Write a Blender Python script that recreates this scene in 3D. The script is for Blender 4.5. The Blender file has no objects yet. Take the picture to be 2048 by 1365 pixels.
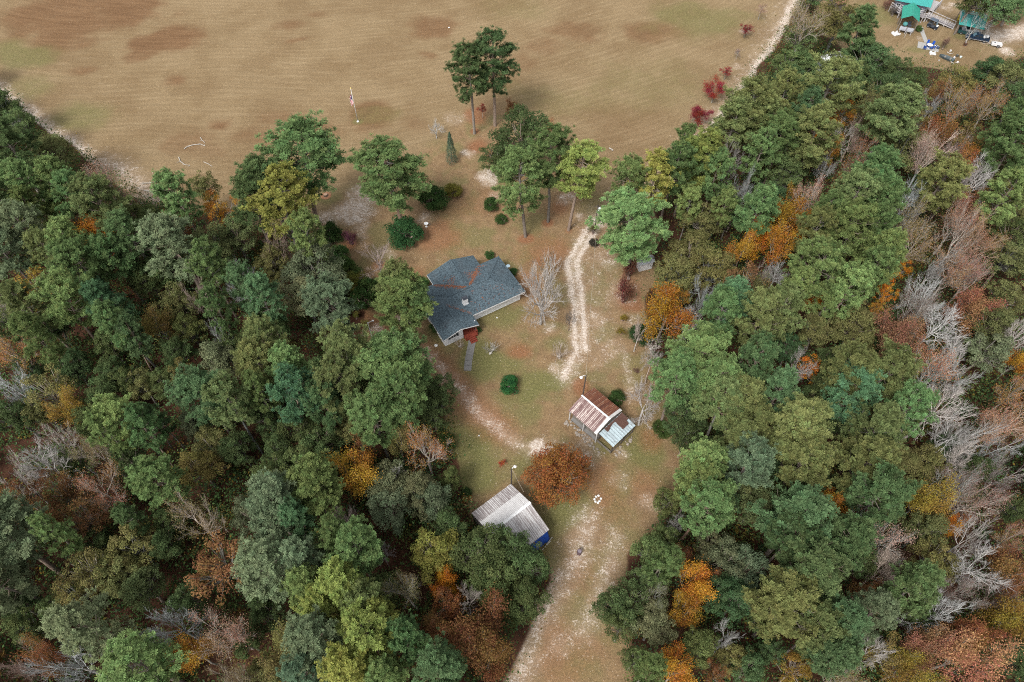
import bpy, math, random
import numpy as np
from mathutils import Vector, Matrix

sc = bpy.context.scene
COL = sc.collection

# ------------------------------------------------------------ camera, sky, sun, exposure
CAM_H, PITCH, FPX = 88.0, 55.0, 1365.0          # drone height, degrees below the horizon, focal length in photo pixels
cd = bpy.data.cameras.new('camera'); cam = bpy.data.objects.new('camera', cd); COL.objects.link(cam)
cam.location = (0, 0, CAM_H); cam.rotation_euler = (math.radians(90 - PITCH), 0, 0)
cd.sensor_fit = 'HORIZONTAL'; cd.sensor_width = 36.0; cd.lens = 36.0 * FPX / 2048.0
cd.clip_start = 0.5; cd.clip_end = 6000
sc.camera = cam

SUN_EL, SUN_AZ = math.radians(52), math.radians(215)   # compass bearing the light comes from (0 = +Y, clockwise)
world = bpy.data.worlds.new('World'); sc.world = world; world.use_nodes = True
wn = world.node_tree; wn.nodes.clear()
sky = wn.nodes.new('ShaderNodeTexSky'); sky.sky_type = 'NISHITA'; sky.sun_disc = False
sky.sun_elevation = SUN_EL; sky.sun_rotation = SUN_AZ; sky.air_density = 1.0; sky.dust_density = 3.0
hsv = wn.nodes.new('ShaderNodeHueSaturation'); hsv.inputs['Saturation'].default_value = 0.12   # overcast: the blue is mostly veiled
bg = wn.nodes.new('ShaderNodeBackground'); bg.inputs['Strength'].default_value = 0.125
wo = wn.nodes.new('ShaderNodeOutputWorld')
wn.links.new(sky.outputs[0], hsv.inputs['Color']); wn.links.new(hsv.outputs[0], bg.inputs['Color']); wn.links.new(bg.outputs[0], wo.inputs[0])
sl = bpy.data.lights.new('sun', 'SUN'); sl.energy = 1.5; sl.angle = math.radians(16); sl.color = (1.0, 0.955, 0.89)
so = bpy.data.objects.new('sun', sl); COL.objects.link(so)
sv = Vector((math.sin(SUN_AZ) * math.cos(SUN_EL), math.cos(SUN_AZ) * math.cos(SUN_EL), math.sin(SUN_EL)))
so.rotation_euler = (-sv).to_track_quat('-Z', 'Y').to_euler(); so.location = sv * 200
sc.view_settings.view_transform = 'Standard'; sc.view_settings.look = 'None'
sc.view_settings.gamma = 1.0; sc.view_settings.exposure = 1.55; sc.view_settings.use_curve_mapping = False
sc.render.engine = 'CYCLES'
try:
    sc.cycles.max_bounces = 6; sc.cycles.diffuse_bounces = 4; sc.cycles.transmission_bounces = 4; sc.cycles.filter_width = 1.05
    sc.cycles.use_denoising = False
except Exception:
    pass

# ------------------------------------------------------------ survey helpers
_P = math.radians(PITCH)
def at(u, v, z=0.0):
    """ground-survey point: where the sight line through photo pixel (u, v) meets height z"""
    dx = (u - 1024.0) / FPX; dy = (682.5 - v) / FPX
    d = (dx, math.cos(_P) + dy * math.sin(_P), -math.sin(_P) + dy * math.cos(_P))
    t = (CAM_H - z) / -d[2]
    return Vector((t * d[0], t * d[1], z))
def depth(p):
    return p[1] * math.cos(_P) - (p[2] - CAM_H) * math.sin(_P)
def pix(p):
    z = depth(p); y = p[1] * math.sin(_P) + (p[2] - CAM_H) * math.cos(_P)
    return 1024 + FPX * p[0] / z, 682.5 - FPX * y / z
def height_of(u, v, vtop):
    """height of an upright whose foot is at (u, v) and whose top shows at row vtop"""
    b = at(u, v); lo, hi = 0.0, 40.0
    for _ in range(40):
        m = (lo + hi) / 2
        if pix((b.x, b.y, m))[1] > vtop: lo = m
        else: hi = m
    return lo

# ------------------------------------------------------------ object helpers
def mesh_obj(name, me, mat=None, parent=None, loc=None, rotz=None):
    o = bpy.data.objects.new(name, me); COL.objects.link(o)
    if mat is not None and len(me.materials) == 0: me.materials.append(mat)
    if parent is not None: o.parent = parent
    if loc is not None: o.location = loc
    if rotz is not None: o.rotation_euler = (0, 0, rotz)
    return o
def tag(o, label=None, cat=None, group=None, kind=None):
    if label: o['label'] = label
    if cat: o['category'] = cat
    if group: o['group'] = group
    if kind: o['kind'] = kind
    return o
def thing(name, label, cat, loc=(0, 0, 0), rotz=0.0, group=None):
    o = bpy.data.objects.new(name, None); COL.objects.link(o); o.empty_display_size = 0.3
    o.location = loc; o.rotation_euler = (0, 0, rotz)
    return tag(o, label, cat, group)
def dup(o, parent=None):
    c = o.copy(); COL.objects.link(c)
    if parent is not None: c.parent = parent
    for ch in list(o.children):
        dup(ch, c)
    return c
def np_mesh(name, verts, faces, attrs=None, smooth=False):
    """faces: (N,3) or (N,4) int array; attrs: {name: per-vertex float or rgb array}"""
    me = bpy.data.meshes.new(name)
    v = np.ascontiguousarray(verts, dtype=np.float32); f = np.ascontiguousarray(faces, dtype=np.int32)
    n, k = f.shape
    me.vertices.add(len(v)); me.vertices.foreach_set('co', v.ravel())
    me.loops.add(n * k); me.loops.foreach_set('vertex_index', f.ravel())
    me.polygons.add(n); me.polygons.foreach_set('loop_start', np.arange(n, dtype=np.int32) * k)
    me.polygons.foreach_set('loop_total', np.full(n, k, dtype=np.int32))
    if smooth: me.polygons.foreach_set('use_smooth', np.ones(n, dtype=bool))
    if attrs:
        for an, a in attrs.items():
            a = np.asarray(a, dtype=np.float32)
            if a.ndim == 1:
                at_ = me.attributes.new(an, 'FLOAT', 'POINT'); at_.data.foreach_set('value', a)
            else:
                at_ = me.attributes.new(an, 'FLOAT_COLOR', 'POINT')
                c4 = np.ones((len(a), 4), dtype=np.float32); c4[:, :3] = a
                at_.data.foreach_set('color', c4.ravel())
    me.update(calc_edges=True)
    return me

class MB:
    """collects boxes, tubes, prisms, sheets; build() links them as one mesh object"""
    def __init__(s): s.v = []; s.f = []
    def add(s, vs, fs):
        o = len(s.v); s.v += [tuple(p) for p in vs]; s.f += [tuple(i + o for i in f) for f in fs]; return s
    def box(s, x0, y0, z0, x1, y1, z1, bev=0.0):
        if bev <= 0:
            return s.add([(x0, y0, z0), (x1, y0, z0), (x1, y1, z0), (x0, y1, z0), (x0, y0, z1), (x1, y0, z1), (x1, y1, z1), (x0, y1, z1)],
                         [(0, 3, 2, 1), (4, 5, 6, 7), (0, 1, 5, 4), (1, 2, 6, 5), (2, 3, 7, 6), (3, 0, 4, 7)])
        b = bev
        ring = lambda z, i: [(x0 + i + b, y0 + i, z), (x1 - i - b, y0 + i, z), (x1 - i, y0 + i + b, z), (x1 - i, y1 - i - b, z),
                             (x1 - i - b, y1 - i, z), (x0 + i + b, y1 - i, z), (x0 + i, y1 - i - b, z), (x0 + i, y0 + i + b, z)]
        vs = ring(z0, 0) + ring(z1 - b, 0) + ring(z1, b)
        fs = [tuple(reversed(range(8))), tuple(range(16, 24))]
        for r in (0, 8):
            for i in range(8): fs.append((r + i, r + (i + 1) % 8, r + 8 + (i + 1) % 8, r + 8 + i))
        return s.add(vs, fs)
    def bar(s, a, b, w, h=None):
        """square bar from a to b"""
        a, b = Vector(a), Vector(b); h = h or w; d = (b - a).normalized()
        up = Vector((0, 0, 1)) if abs(d.z) < .95 else Vector((0, 1, 0))
        x = d.cross(up).normalized() * w / 2; y = x.normalized().cross(d) * h / 2
        vs = [p + sx * x + sy * y for p in (a, b) for sx, sy in ((-1, -1), (1, -1), (1, 1), (-1, 1))]
        return s.add(vs, [(0, 1, 2, 3), (7, 6, 5, 4), (0, 4, 5, 1), (1, 5, 6, 2), (2, 6, 7, 3), (3, 7, 4, 0)])
    def tube(s, pts, rad, n=8, cap=True):
        pts = [Vector(p) for p in pts]; rad = rad if isinstance(rad, (list, tuple)) else [rad] * len(pts)
        vs = []; fs = []
        for i, p in enumerate(pts):
            d = (pts[min(i + 1, len(pts) - 1)] - pts[max(i - 1, 0)]).normalized()
            up = Vector((0, 0, 1)) if abs(d.z) < .9 else Vector((1, 0, 0))
            x = d.cross(up).normalized(); y = x.cross(d)
            vs += [p + rad[i] * (math.cos(2 * math.pi * k / n) * x + math.sin(2 * math.pi * k / n) * y) for k in range(n)]
        for i in range(len(pts) - 1):
            for k in range(n): fs.append((i * n + k, i * n + (k + 1) % n, (i + 1) * n + (k + 1) % n, (i + 1) * n + k))
        if cap: fs += [tuple(range(n)), tuple(reversed(range((len(pts) - 1) * n, len(pts) * n)))]
        return s.add(vs, fs)
    def lathe(s, prof, c=(0, 0, 0), n=16):
        c = Vector(c); vs = []; fs = []
        for r, z in prof: vs += [c + Vector((r * math.cos(2 * math.pi * k / n), r * math.sin(2 * math.pi * k / n), z)) for k in range(n)]
        for i in range(len(prof) - 1):
            for k in range(n): fs.append((i * n + k, i * n + (k + 1) % n, (i + 1) * n + (k + 1) % n, (i + 1) * n + k))
        fs += [tuple(reversed(range(n))), tuple(range((len(prof) - 1) * n, len(prof) * n))]
        return s.add(vs, fs)
    def slab(s, poly, t):
        """planar polygon (3-D points) given thickness t downwards"""
        n = len(poly); vs = [tuple(p) for p in poly] + [(p[0], p[1], p[2] - t) for p in poly]
        fs = [tuple(range(n)), tuple(reversed(range(n, 2 * n)))] + [(i, i + n, (i + 1) % n + n, (i + 1) % n) for i in range(n)]
        return s.add(vs, fs)
    def prof(s, pts2, x0, x1):
        """outline in (y, z) extruded along x"""
        n = len(pts2); vs = [(x0, y, z) for y, z in pts2] + [(x1, y, z) for y, z in pts2]
        fs = [tuple(range(n)), tuple(reversed(range(n, 2 * n)))] + [(i, (i + 1) % n, (i + 1) % n + n, i + n) for i in range(n)]
        return s.add(vs, fs)
    def mesh(s, name, mat=None, smooth=False):
        me = bpy.data.meshes.new(name); me.from_pydata(s.v, [], s.f); 
        import bmesh
        bm = bmesh.new(); bm.from_mesh(me); bmesh.ops.recalc_face_normals(bm, faces=bm.faces); bm.to_mesh(me); bm.free()
        if smooth: me.polygons.foreach_set('use_smooth', [True] * len(me.polygons))
        if mat is not None: me.materials.append(mat)
        me.update(); return me
    def build(s, name, mat, parent=None, smooth=False, **kw):
        return mesh_obj(name, s.mesh(name, mat, smooth), None, parent, **kw)

# ------------------------------------------------------------ material helpers
class NT:
    def __init__(s, name):
        s.m = bpy.data.materials.new(name); s.m.use_nodes = True; s.t = s.m.node_tree; s.t.nodes.clear()
        s.out = s.n('ShaderNodeOutputMaterial')
    def n(s, t, **kw):
        nd = s.t.nodes.new(t)
        for k, v in kw.items(): setattr(nd, k, v)
        return nd
    def l(s, a, b): s.t.links.new(a, b); return s
    def val(s, sock, v):
        if isinstance(v, (int, float)): sock.default_value = v
        elif isinstance(v, (tuple, list)): sock.default_value = tuple(v) + ((1,) if len(v) == 3 and len(sock.default_value) == 4 else ())
        else: s.l(v, sock)
    def math(s, op, a, b=0.0, c=None, clamp=False):
        nd = s.n('ShaderNodeMath', operation=op, use_clamp=clamp); s.val(nd.inputs[0], a); s.val(nd.inputs[1], b)
        if c is not None: s.val(nd.inputs[2], c)
        return nd.outputs[0]
    def mix(s, f, a, b, mode='MIX'):
        nd = s.n('ShaderNodeMix', data_type='RGBA', blend_type=mode); s.val(nd.inputs[0], f); s.val(nd.inputs[6], a); s.val(nd.inputs[7], b)
        return nd.outputs[2]
    def noise(s, vec, scale, detail=3, rough=.55, dist=0.0):
        nd = s.n('ShaderNodeTexNoise'); nd.inputs['Scale'].default_value = scale; nd.inputs['Detail'].default_value = detail
        nd.inputs['Roughness'].default_value = rough; nd.inputs['Distortion'].default_value = dist
        if vec is not None: s.l(vec, nd.inputs['Vector'])
        return nd.outputs['Fac']
    def ramp(s, f, lo, hi):
        nd = s.n('ShaderNodeMapRange', clamp=True); nd.interpolation_type = 'SMOOTHSTEP'
        s.val(nd.inputs[0], f); nd.inputs[1].default_value = lo; nd.inputs[2].default_value = hi
        return nd.outputs[0]
    def attr(s, name, out='Fac'):
        nd = s.n('ShaderNodeAttribute', attribute_name=name); return nd.outputs[out]
    def mapping(s, vec, scale=(1, 1, 1), rot=(0, 0, 0)):
        nd = s.n('ShaderNodeMapping'); s.l(vec, nd.inputs[0]); nd.inputs['Scale'].default_value = scale; nd.inputs['Rotation'].default_value = rot
        return nd.outputs[0]
    def pos(s): return s.n('ShaderNodeNewGeometry').outputs['Position']
    def objco(s): return s.n('ShaderNodeTexCoord').outputs['Object']
    def bsdf(s, color, rough=.8, metal=0.0, spec=.3, bump=None, bstr=.3, bdist=.05):
        b = s.n('ShaderNodeBsdfPrincipled'); s.val(b.inputs['Base Color'], color); s.val(b.inputs['Roughness'], rough)
        b.inputs['Metallic'].default_value = metal; b.inputs['Specular IOR Level'].default_value = spec
        if bump is not None:
            bp = s.n('ShaderNodeBump'); bp.inputs['Strength'].default_value = bstr; bp.inputs['Distance'].default_value = bdist
            s.l(bump, bp.inputs['Height']); s.l(bp.outputs[0], b.inputs['Normal'])
        s.l(b.outputs[0], s.out.inputs[0]); return s.m

_plain = {}
def plain(name, c, rough=.7, metal=0.0, spec=.3, var=.18, scale=3.0):
    """painted or bare surface with light weathering"""
    if name in _plain: return _plain[name]
    t = NT(name); p = t.objco(); nz = t.noise(p, scale, 5, .65)
    f = t.math('MULTIPLY_ADD', nz, var * 2, 1 - var)
    g = t.n('ShaderNodeCombineColor'); [t.l(f, g.inputs[i]) for i in range(3)]
    col = t.mix(1.0, c, g.outputs[0], 'MULTIPLY')
    _plain[name] = t.bsdf(col, rough, metal, spec); return _plain[name]
# ------------------------------------------------------------ the ground
rngG = np.random.default_rng(5)
def vnoise(x, y, seed):
    """smooth value noise, numpy"""
    r = np.random.default_rng(seed); tab = r.random((64, 64))
    xi = np.floor(x).astype(int); yi = np.floor(y).astype(int); fx = x - xi; fy = y - yi
    fx = fx * fx * (3 - 2 * fx); fy = fy * fy * (3 - 2 * fy)
    g = lambda a, b: tab[a % 64, b % 64]
    return (g(xi, yi) * (1 - fx) + g(xi + 1, yi) * fx) * (1 - fy) + (g(xi, yi + 1) * (1 - fx) + g(xi + 1, yi + 1) * fx) * fy
def axis(lo, hi, step, far, grow=1.25):
    a = list(np.arange(lo, hi + 1e-6, step)); s = step; x = a[0]; left = []
    while x > -far: s *= grow; x -= s; left.append(x)
    s = step; x = a[-1]; right = []
    while x < far: s *= grow; x += s; right.append(x)
    return np.array(left[::-1] + a + right)
GX = axis(-118, 124, 0.5, 3000); GY = axis(2, 186, 0.5, 3000)
gx, gy = np.meshgrid(GX, GY); gx = gx.ravel(); gy = gy.ravel()
wob = lambda s, a, k: (vnoise(gx / s + 50, gy / s + 50, k) - .5) * 2 * a
def seg_dist(px, py, pts):
    best = np.full(len(px), 1e9)
    for (ax, ay), (bx, by) in zip(pts[:-1], pts[1:]):
        dx, dy = bx - ax, by - ay; L = dx * dx + dy * dy + 1e-9
        t = np.clip(((px - ax) * dx + (py - ay) * dy) / L, 0, 1)
        best = np.minimum(best, np.hypot(px - ax - t * dx, py - ay - t * dy))
    return best
def gpts(L): return [tuple(at(u, v)[:2]) for u, v in L]
def inside(poly, px, py):
    c = np.zeros(len(px), dtype=bool); n = len(poly)
    for i in range(n):
        (x0, y0), (x1, y1) = poly[i], poly[(i + 1) % n]
        if y0 == y1: continue
        c ^= ((y0 > py) != (y1 > py)) & (px < (x1 - x0) * (py - y0) / (y1 - y0) + x0)
    return c
def strip(mask, L, w, s, soft=.95):
    d = seg_dist(gx + wob(3, .5, 1), gy + wob(3, .5, 2), gpts(L))
    return np.maximum(mask, s * np.clip((w * (1 + soft) - d) / (w * 2 * soft + 1e-6), 0, 1))
def blob(mask, u, v, r, s, ry=None, ang=0.0):
    c = at(u, v); dx = gx + wob(4, .7, 3) * min(1, r / 3) - c.x; dy = gy + wob(4, .7, 4) * min(1, r / 3) - c.y
    ca, sa = math.cos(ang), math.sin(ang); ex = (dx * ca + dy * sa) / r; ey = (-dx * sa + dy * ca) / (ry or r)
    d = np.hypot(ex, ey); d = d + wob(6, .35, 31) + wob(2.2, .18, 32); k = np.clip((1.45 - d) / 1.1, 0, 1); k = k * k * (3 - 2 * k)
    return np.maximum(mask, s * k)
Z = np.zeros(len(gx))
CLEAR = gpts([(-900, -560), (-160, 90), (0, 190), (100, 268), (180, 322), (300, 412), (420, 440), (520, 450), (640, 470), (672, 530), (690, 590),
              (720, 630), (700, 690), (800, 715), (850, 740), (896, 820), (905, 900), (925, 1000), (960, 1060), (1070, 1100), (1090, 1170), (1050, 1260),
              (1005, 1365), (990, 1560), (1290, 1560), (1262, 1365), (1240, 1250), (1270, 1112), (1320, 1040), (1402, 915), (1365, 850), (1312, 740),
              (1292, 640), (1310, 560), (1322, 440), (1310, 400), (1400, 310), (1480, 195), (1545, 100), (1608, 0), (1900, -560)])
CLEAR2 = gpts([(1625, -60), (1640, 60), (1700, 112), (1745, 126), (1820, 136), (1900, 142), (1990, 130), (2060, 112), (2200, 60), (2060, -60)])
wx, wy = gx + wob(5, 1.2, 7), gy + wob(5, 1.2, 8)
clear = inside(CLEAR, wx, wy) | inside(CLEAR2, wx, wy)
def soften(m):
    m = m.reshape(len(GY), len(GX)).astype(float)
    for _ in range(3):
        p = np.pad(m, 1, mode='edge'); m = (p[:-2, 1:-1] + p[2:, 1:-1] + p[1:-1, :-2] + p[1:-1, 2:] + p[1:-1, 1:-1] * 2) / 6
    return m.ravel()
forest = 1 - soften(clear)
sand, rust, green, brown, bare = Z.copy(), Z.copy(), Z.copy(), Z.copy(), Z.copy()
# sandy two-track drive
for L, w, s in [([(1192, 440), (1172, 462), (1152, 490), (1141, 515), (1137, 545), (1142, 575), (1149, 620), (1153, 665), (1148, 700), (1136, 726), (1126, 752)], .65, 1.0),
                ([(1200, 446), (1182, 474), (1162, 500), (1153, 530), (1155, 560), (1163, 595), (1169, 630), (1173, 665), (1172, 700)], .7, 1.0),
                ([(1180, 460), (1156, 500), (1148, 545), (1156, 610), (1162, 660), (1150, 715), (1132, 752)], 2.0, .56), ([(1200, 490), (1185, 540), (1190, 600), (1200, 660), (1195, 720)], 4.0, .36),
                ([(1640, -70), (1592, 0), (1562, 60), (1532, 110), (1500, 152), (1462, 205), (1430, 252), (1396, 300), (1350, 345), (1290, 390), (1232, 425), (1198, 444)], 1.5, .85),
                ([(1640, -70), (1592, 0), (1562, 60), (1532, 110), (1500, 152), (1462, 205), (1430, 252), (1396, 300), (1350, 345), (1290, 390), (1232, 425), (1198, 444)], 4.5, .46),
                ([(-160, 80), (0, 186), (60, 232), (112, 276), (160, 312)], 2.2, .9), ([(160, 312), (240, 340), (300, 395), (345, 440)], 3.0, .58),
                ([(800, 690), (845, 705), (884, 745), (930, 790), (962, 832), (1012, 872), (1062, 905)], 1.3, .58),
                ([(1175, 1040), (1150, 1110), (1100, 1185), (1065, 1270), (1025, 1365), (1010, 1480)], 2.2, .60),
                ([(1230, 1080), (1200, 1190), (1160, 1260)], 2.0, .52), ([(1085, 885), (1150, 905)], 1.5, .4),
                ([(1250, 700), (1258, 770), (1262, 800)], .8, .5), ([(2230, 30), (2048, 62), (1985, 78), (1955, 62)], 2.6, .95), ([(1800, 20), (1895, 15)], 2, .5)]:
    sand = strip(sand, L, w, s)
for u, v, r, s in [(700, 425, 3.6, .74), (728, 390, 3.2, .62), (660, 440, 2.4, .6), (780, 505, 2.4, .44), (845, 440, 2.4, .52), (975, 357, 2.2, .72), (935, 303, 1.8, .7),
                   (905, 240, 3.0, .4), (1160, 432, 2.0, .72), (1076, 892, 1.25, 1.0), (1100, 905, 1.1, .8), (1205, 520, 3.4, .46), (1240, 580, 4, .42), (1195, 640, 3.0, .5), (1215, 700, 3, .4),
                   (1262, 640, 3.0, .46), (1100, 655, 1.9, .56), (1112, 735, 1.5, .62), (1400, 240, 3, .5), (1355, 330, 3, .45), (1250, 350, 2.2, .48), (1200, 335, 2, .4), (800, 640, 1.6, .5), (757, 660, 1.4, .6), (940, 305, 2, .6),
                   (725, 470, 1.6, .5), (720, 455, 2, .52), (1490, 65, 1.6, .6), (1470, 130, 2, .5), (990, 395, 1.5, .42), (1130, 400, 2.4, .5), (1180, 905, 2.4, .44), (1180, 870, 1.4, .52), (1245, 905, 1.2, .5),
                   (1300, 1000, 2, .42), (1240, 960, 2, .38), (1060, 1250, 2, .5), (1120, 1290, 1.5, .42), (90, 690, 1, .2), (1745, 85, 2, .45), (1905, 10, 2.0, .75), (2010, 100, 2.2, .75), (1840, 78, 1.4, .5), (330, 395, 2, .5), (405, 292, 2, .25)]:
    sand = blob(sand, u, v, r, s)
for u, v, r, s, ry in [(950, 236, 2.4, .75, 3.2), (955, 292, 2.6, .9, 2.4), (985, 310, 2.0, .7, 2), (1052, 478, 1.25, 1.0, 1.1), (1096, 446, 1.1, 1.0, 1), (1137, 462, .9, .6, .9), (870, 475, 5, .55, 4), (800, 555, 5, .6, 4),
                       (1100, 505, 6, .5, 4), (1256, 590, 2.3, .95, 4.6), (1090, 520, 2.6, .75, 2), (695, 590, 2.2, .7, 4), (1040, 700, 2.6, .75, 2), (1160, 775, 1.6, .85, 1.8), (1055, 570, 3, .5, 3), (949, 262, 1, .9, 1), (1190, 490, 1.2, .8, 1),
                       (1210, 990, 3, .45, 6), (1130, 1310, 4, .35, 5), (1150, 1140, 3, .35, 3), (1300, 880, 2, .5, 2), (760, 530, 1.6, .8, 1.3), (700, 490, 1.6, .8, 1.6), (1370, 860, 1.6, .6, 3), (1120, 420, 3, .6, 3), (1060, 340, 3, .5, 3), (960, 420, 6, .35, 4), (1290, 960, 3, .4, 3), (1700, 85, 2, .6, 2), (1985, 40, 3, .6, 3), (1940, 30, 2, .5, 2), (2000, 125, 2, .5, 2), (1180, 460, 2.4, .5, 2), (1930, 92, .7, 1, .6)]:
    rust = blob(rust, u, v, r, s, ry)
rust = strip(rust, [(790, 690), (845, 705), (884, 745), (930, 790), (962, 832), (1000, 862)], 2.0, .72)
rust = strip(rust, [(690, 610), (745, 640), (790, 690)], 1.5, .7)
for u, v, r, s, ry in [(965, 722, 4.2, 1.0, 4.0), (1010, 735, 3.0, .7, 3.0), (1060, 790, 3.0, .8, 2.2), (1085, 762, 4.2, .95, 2.6), (925, 885, 3.6, .95, 4), (950, 950, 3.5, .95, 3), (1130, 1030, 3.4, .95, 2.4), (1290, 905, 3, .85, 3), (1000, 640, 4, .6, 3), (645, 392, 3, .6, 2), (1090, 1060, 3, .7, 3), (1020, 800, 3, .6, 2),
                       (880, 662, 2.4, .8, 2), (1205, 895, 1.6, .7, 1.4), (1230, 975, 2.4, .6, 2), (1060, 830, 3, .4, 2), (1110, 690, 3, .5, 2), (1270, 760, 3, .45, 3), (1110, 1110, 2.5, .5, 2), (1050, 925, 2, .5, 2), (1170, 1000, 2, .6, 2),
                       (1400, 40, 12, .5, 9), (170, 230, 9, .5, 5), (40, 110, 8, .55, 6), (60, 180, 8, .4, 5), (1290, 170, 14, .28, 12), (1100, 200, 10, .3, 8), (1745, 30, 5, .6, 5), (1830, 100, 4, .5, 2), (1870, 90, 5, .4, 2), (760, 235, 5, .35, 3), (1030, 20, 9, .25, 6), (905, 420, 3, .3, 2), (1930, 75, 3, .6, 1.5), (716, 244, 1.2, .6, 1)]:
    green = blob(green, u, v, r, s, ry)
for u, v, r, s, ry, a in [(130, 30, 14, .85, 12, 0), (250, 20, 12, .9, 10, 0), (330, 80, 8, .95, 6, .3), (110, 80, 8, .8, 6, 0), (290, 110, 5, .7, 3, .4), (350, 160, 2.5, .7, 3, .4), (170, 140, 4, .6, 2, .3), (870, 55, 6, .75, 5, 0), (580, 50, 4, .6, 3, 0), (630, 28, 4, .5, 2, 0), (745, 235, 4.5, .85, 4.5, .5), (640, 262, 5, .65, 3, 0),
                          (440, 250, 3, .8, 2.5, .5), (395, 285, 6, .5, 5, 0), (1150, 62, 9, .6, 4, 0), (1320, 62, 9, .7, 4.5, 0), (1085, 90, 6, .5, 4, .6), (860, 112, 2.5, .6, 1.5, 0), (1390, 30, 5, .4, 3, 0), (500, 270, 5, .5, 4, 0), (830, 250, 4, .45, 3, 0), (50, 20, 8, .4, 8, 0), (560, 240, 6, .45, 3, 0), (420, 300, 7, .4, 4, 0), (600, 80, 3, .7, 1.6, .5), (1040, 130, 4, .45, 4, 0), (1260, 250, 10, .3, 8, 0), (1000, 180, 5, .3, 8, 0), (1000, 10, 6, .3, 4, 0)]:
    brown = blob(brown, u, v, r, s, ry, a)
YARD = gpts([(640, 470), (700, 370), (840, 330), (900, 250), (960, 200), (1010, 240), (1100, 300), (1200, 400), (1320, 440), (1310, 640), (1400, 920), (1240, 1120), (1260, 1365), (990, 1365), (1090, 1170), (925, 1000), (896, 820), (720, 640)])
yard = inside(YARD, gx + wob(6, 2.5, 11), gy + wob(6, 2.5, 12)).astype(float)
for _ in range(4): yard = soften(yard)
gv = np.stack([gx, gy, (vnoise(gx / 9, gy / 9, 21) - .5) * .10 * (np.hypot(gx, gy - 70) < 160)], 1)
ny, nx = len(GY), len(GX)
ii = (np.arange(ny - 1)[:, None] * nx + np.arange(nx - 1)[None, :]).ravel()
gme = np_mesh('ground', gv, np.stack([ii, ii + 1, ii + nx + 1, ii + nx], 1), {'sand': sand, 'rust': rust, 'green': green, 'brown': brown, 'forest': forest, 'yard': yard}, smooth=True)

t = NT('ground_soil_and_grass'); P = t.pos()
n_big = t.noise(P, .09, 4, .6); n_mid = t.noise(P, .55, 5, .65); n_fine = t.noise(P, 3.2, 4, .72); n_vf = t.noise(P, 9.0, 3, .75)
# mowing passes swing round the far end of the field
cx, cy = at(660, -420)[:2]
sub = t.n('ShaderNodeVectorMath', operation='SUBTRACT'); t.l(P, sub.inputs[0]); sub.inputs[1].default_value = (cx, cy, 0)
sep = t.n('ShaderNodeSeparateXYZ'); t.l(sub.outputs[0], sep.inputs[0])
wrp = t.noise(P, .018, 1, .4)
rad = t.math('ADD', t.math('SQRT', t.math('ADD', t.math('MULTIPLY', sep.outputs[0], sep.outputs[0]), t.math('MULTIPLY', sep.outputs[1], sep.outputs[1]))), t.math('MULTIPLY', wrp, 16.0))
th = t.math('MULTIPLY', t.math('ARCTAN2', sep.outputs[1], sep.outputs[0]), 24.0)
cmb = t.n('ShaderNodeCombineXYZ'); t.l(rad, cmb.inputs[0]); t.l(th, cmb.inputs[1])
mow = t.noise(t.mapping(cmb.outputs[0], (1, .55, 1)), 1.1, 3, .7); mow_f = t.noise(t.mapping(cmb.outputs[0], (1, .9, 1)), 3.4, 3, .75)
dry = t.mix(t.ramp(n_big, .3, .7), (.128, .089, .046), (.160, .115, .064))
dry = t.mix(t.math('MULTIPLY', t.ramp(mow, .45, .66), .32), dry, (.21, .158, .094))
lines = t.math('SINE', t.math('ADD', t.math('MULTIPLY', rad, 3.9), t.math('MULTIPLY', mow, 2.0)))
dry = t.mix(t.math('MULTIPLY', t.ramp(lines, -.2, 1.0), t.math('MULTIPLY', t.ramp(mow, .35, .6), .30)), dry, (.092, .064, .033))
dry = t.mix(t.math('MULTIPLY', t.ramp(mow_f, .44, .26), .5), dry, (.105, .070, .036))
dry = t.mix(t.math('MULTIPLY', t.ramp(mow_f, .58, .74), .45), dry, (.27, .215, .135))
ydry = t.mix(t.ramp(n_mid, .3, .7), (.128, .082, .044), (.175, .118, .064))
ydry = t.mix(t.math('MULTIPLY', t.ramp(t.noise(P, .16, 3, .6), .44, .62), .75), ydry, t.mix(n_fine, (.078, .074, .030), (.145, .122, .054)))
base = t.mix(t.attr('yard'), dry, ydry)
def patch(base, name, col, k=1.0, w=.5, lo=-.02, hi=.85):
    f = t.math('ADD', t.attr(name), t.math('MULTIPLY', t.math('SUBTRACT', t.math('ADD', t.math('MULTIPLY', n_mid, .6), t.math('MULTIPLY', n_fine, .4)), .5), w))
    return t.mix(t.math('MULTIPLY', t.ramp(f, lo, hi), k), base, col)
base = t.mix(t.math('MULTIPLY', t.ramp(n_big, .56, .36), t.math('MULTIPLY_ADD', t.attr('yard'), -.25, .28)), base, (.118, .076, .040))
base = patch(base, 'brown', t.mix(t.ramp(mow, .3, .7), (.086, .046, .022), (.120, .068, .034)), .92, 1.0, -.05, .95)
base = patch(base, 'green', t.mix(n_fine, (.066, .070, .024), (.125, .116, .046)), .9, .9)
base = patch(base, 'rust', t.mix(n_fine, (.115, .050, .024), (.19, .092, .047)), .9, .9)
# tufts, stems and droppings: fine value breakup
f1 = t.math('MULTIPLY_ADD', n_fine, 1.0, .5); f2 = t.math('MULTIPLY_ADD', n_vf, 1.3, .35)
g1 = t.math('MULTIPLY', f1, f2); cc = t.n('ShaderNodeCombineColor'); [t.l(g1, cc.inputs[i]) for i in range(3)]
base = t.mix(1.0, base, cc.outputs[0], 'MULTIPLY')
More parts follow.
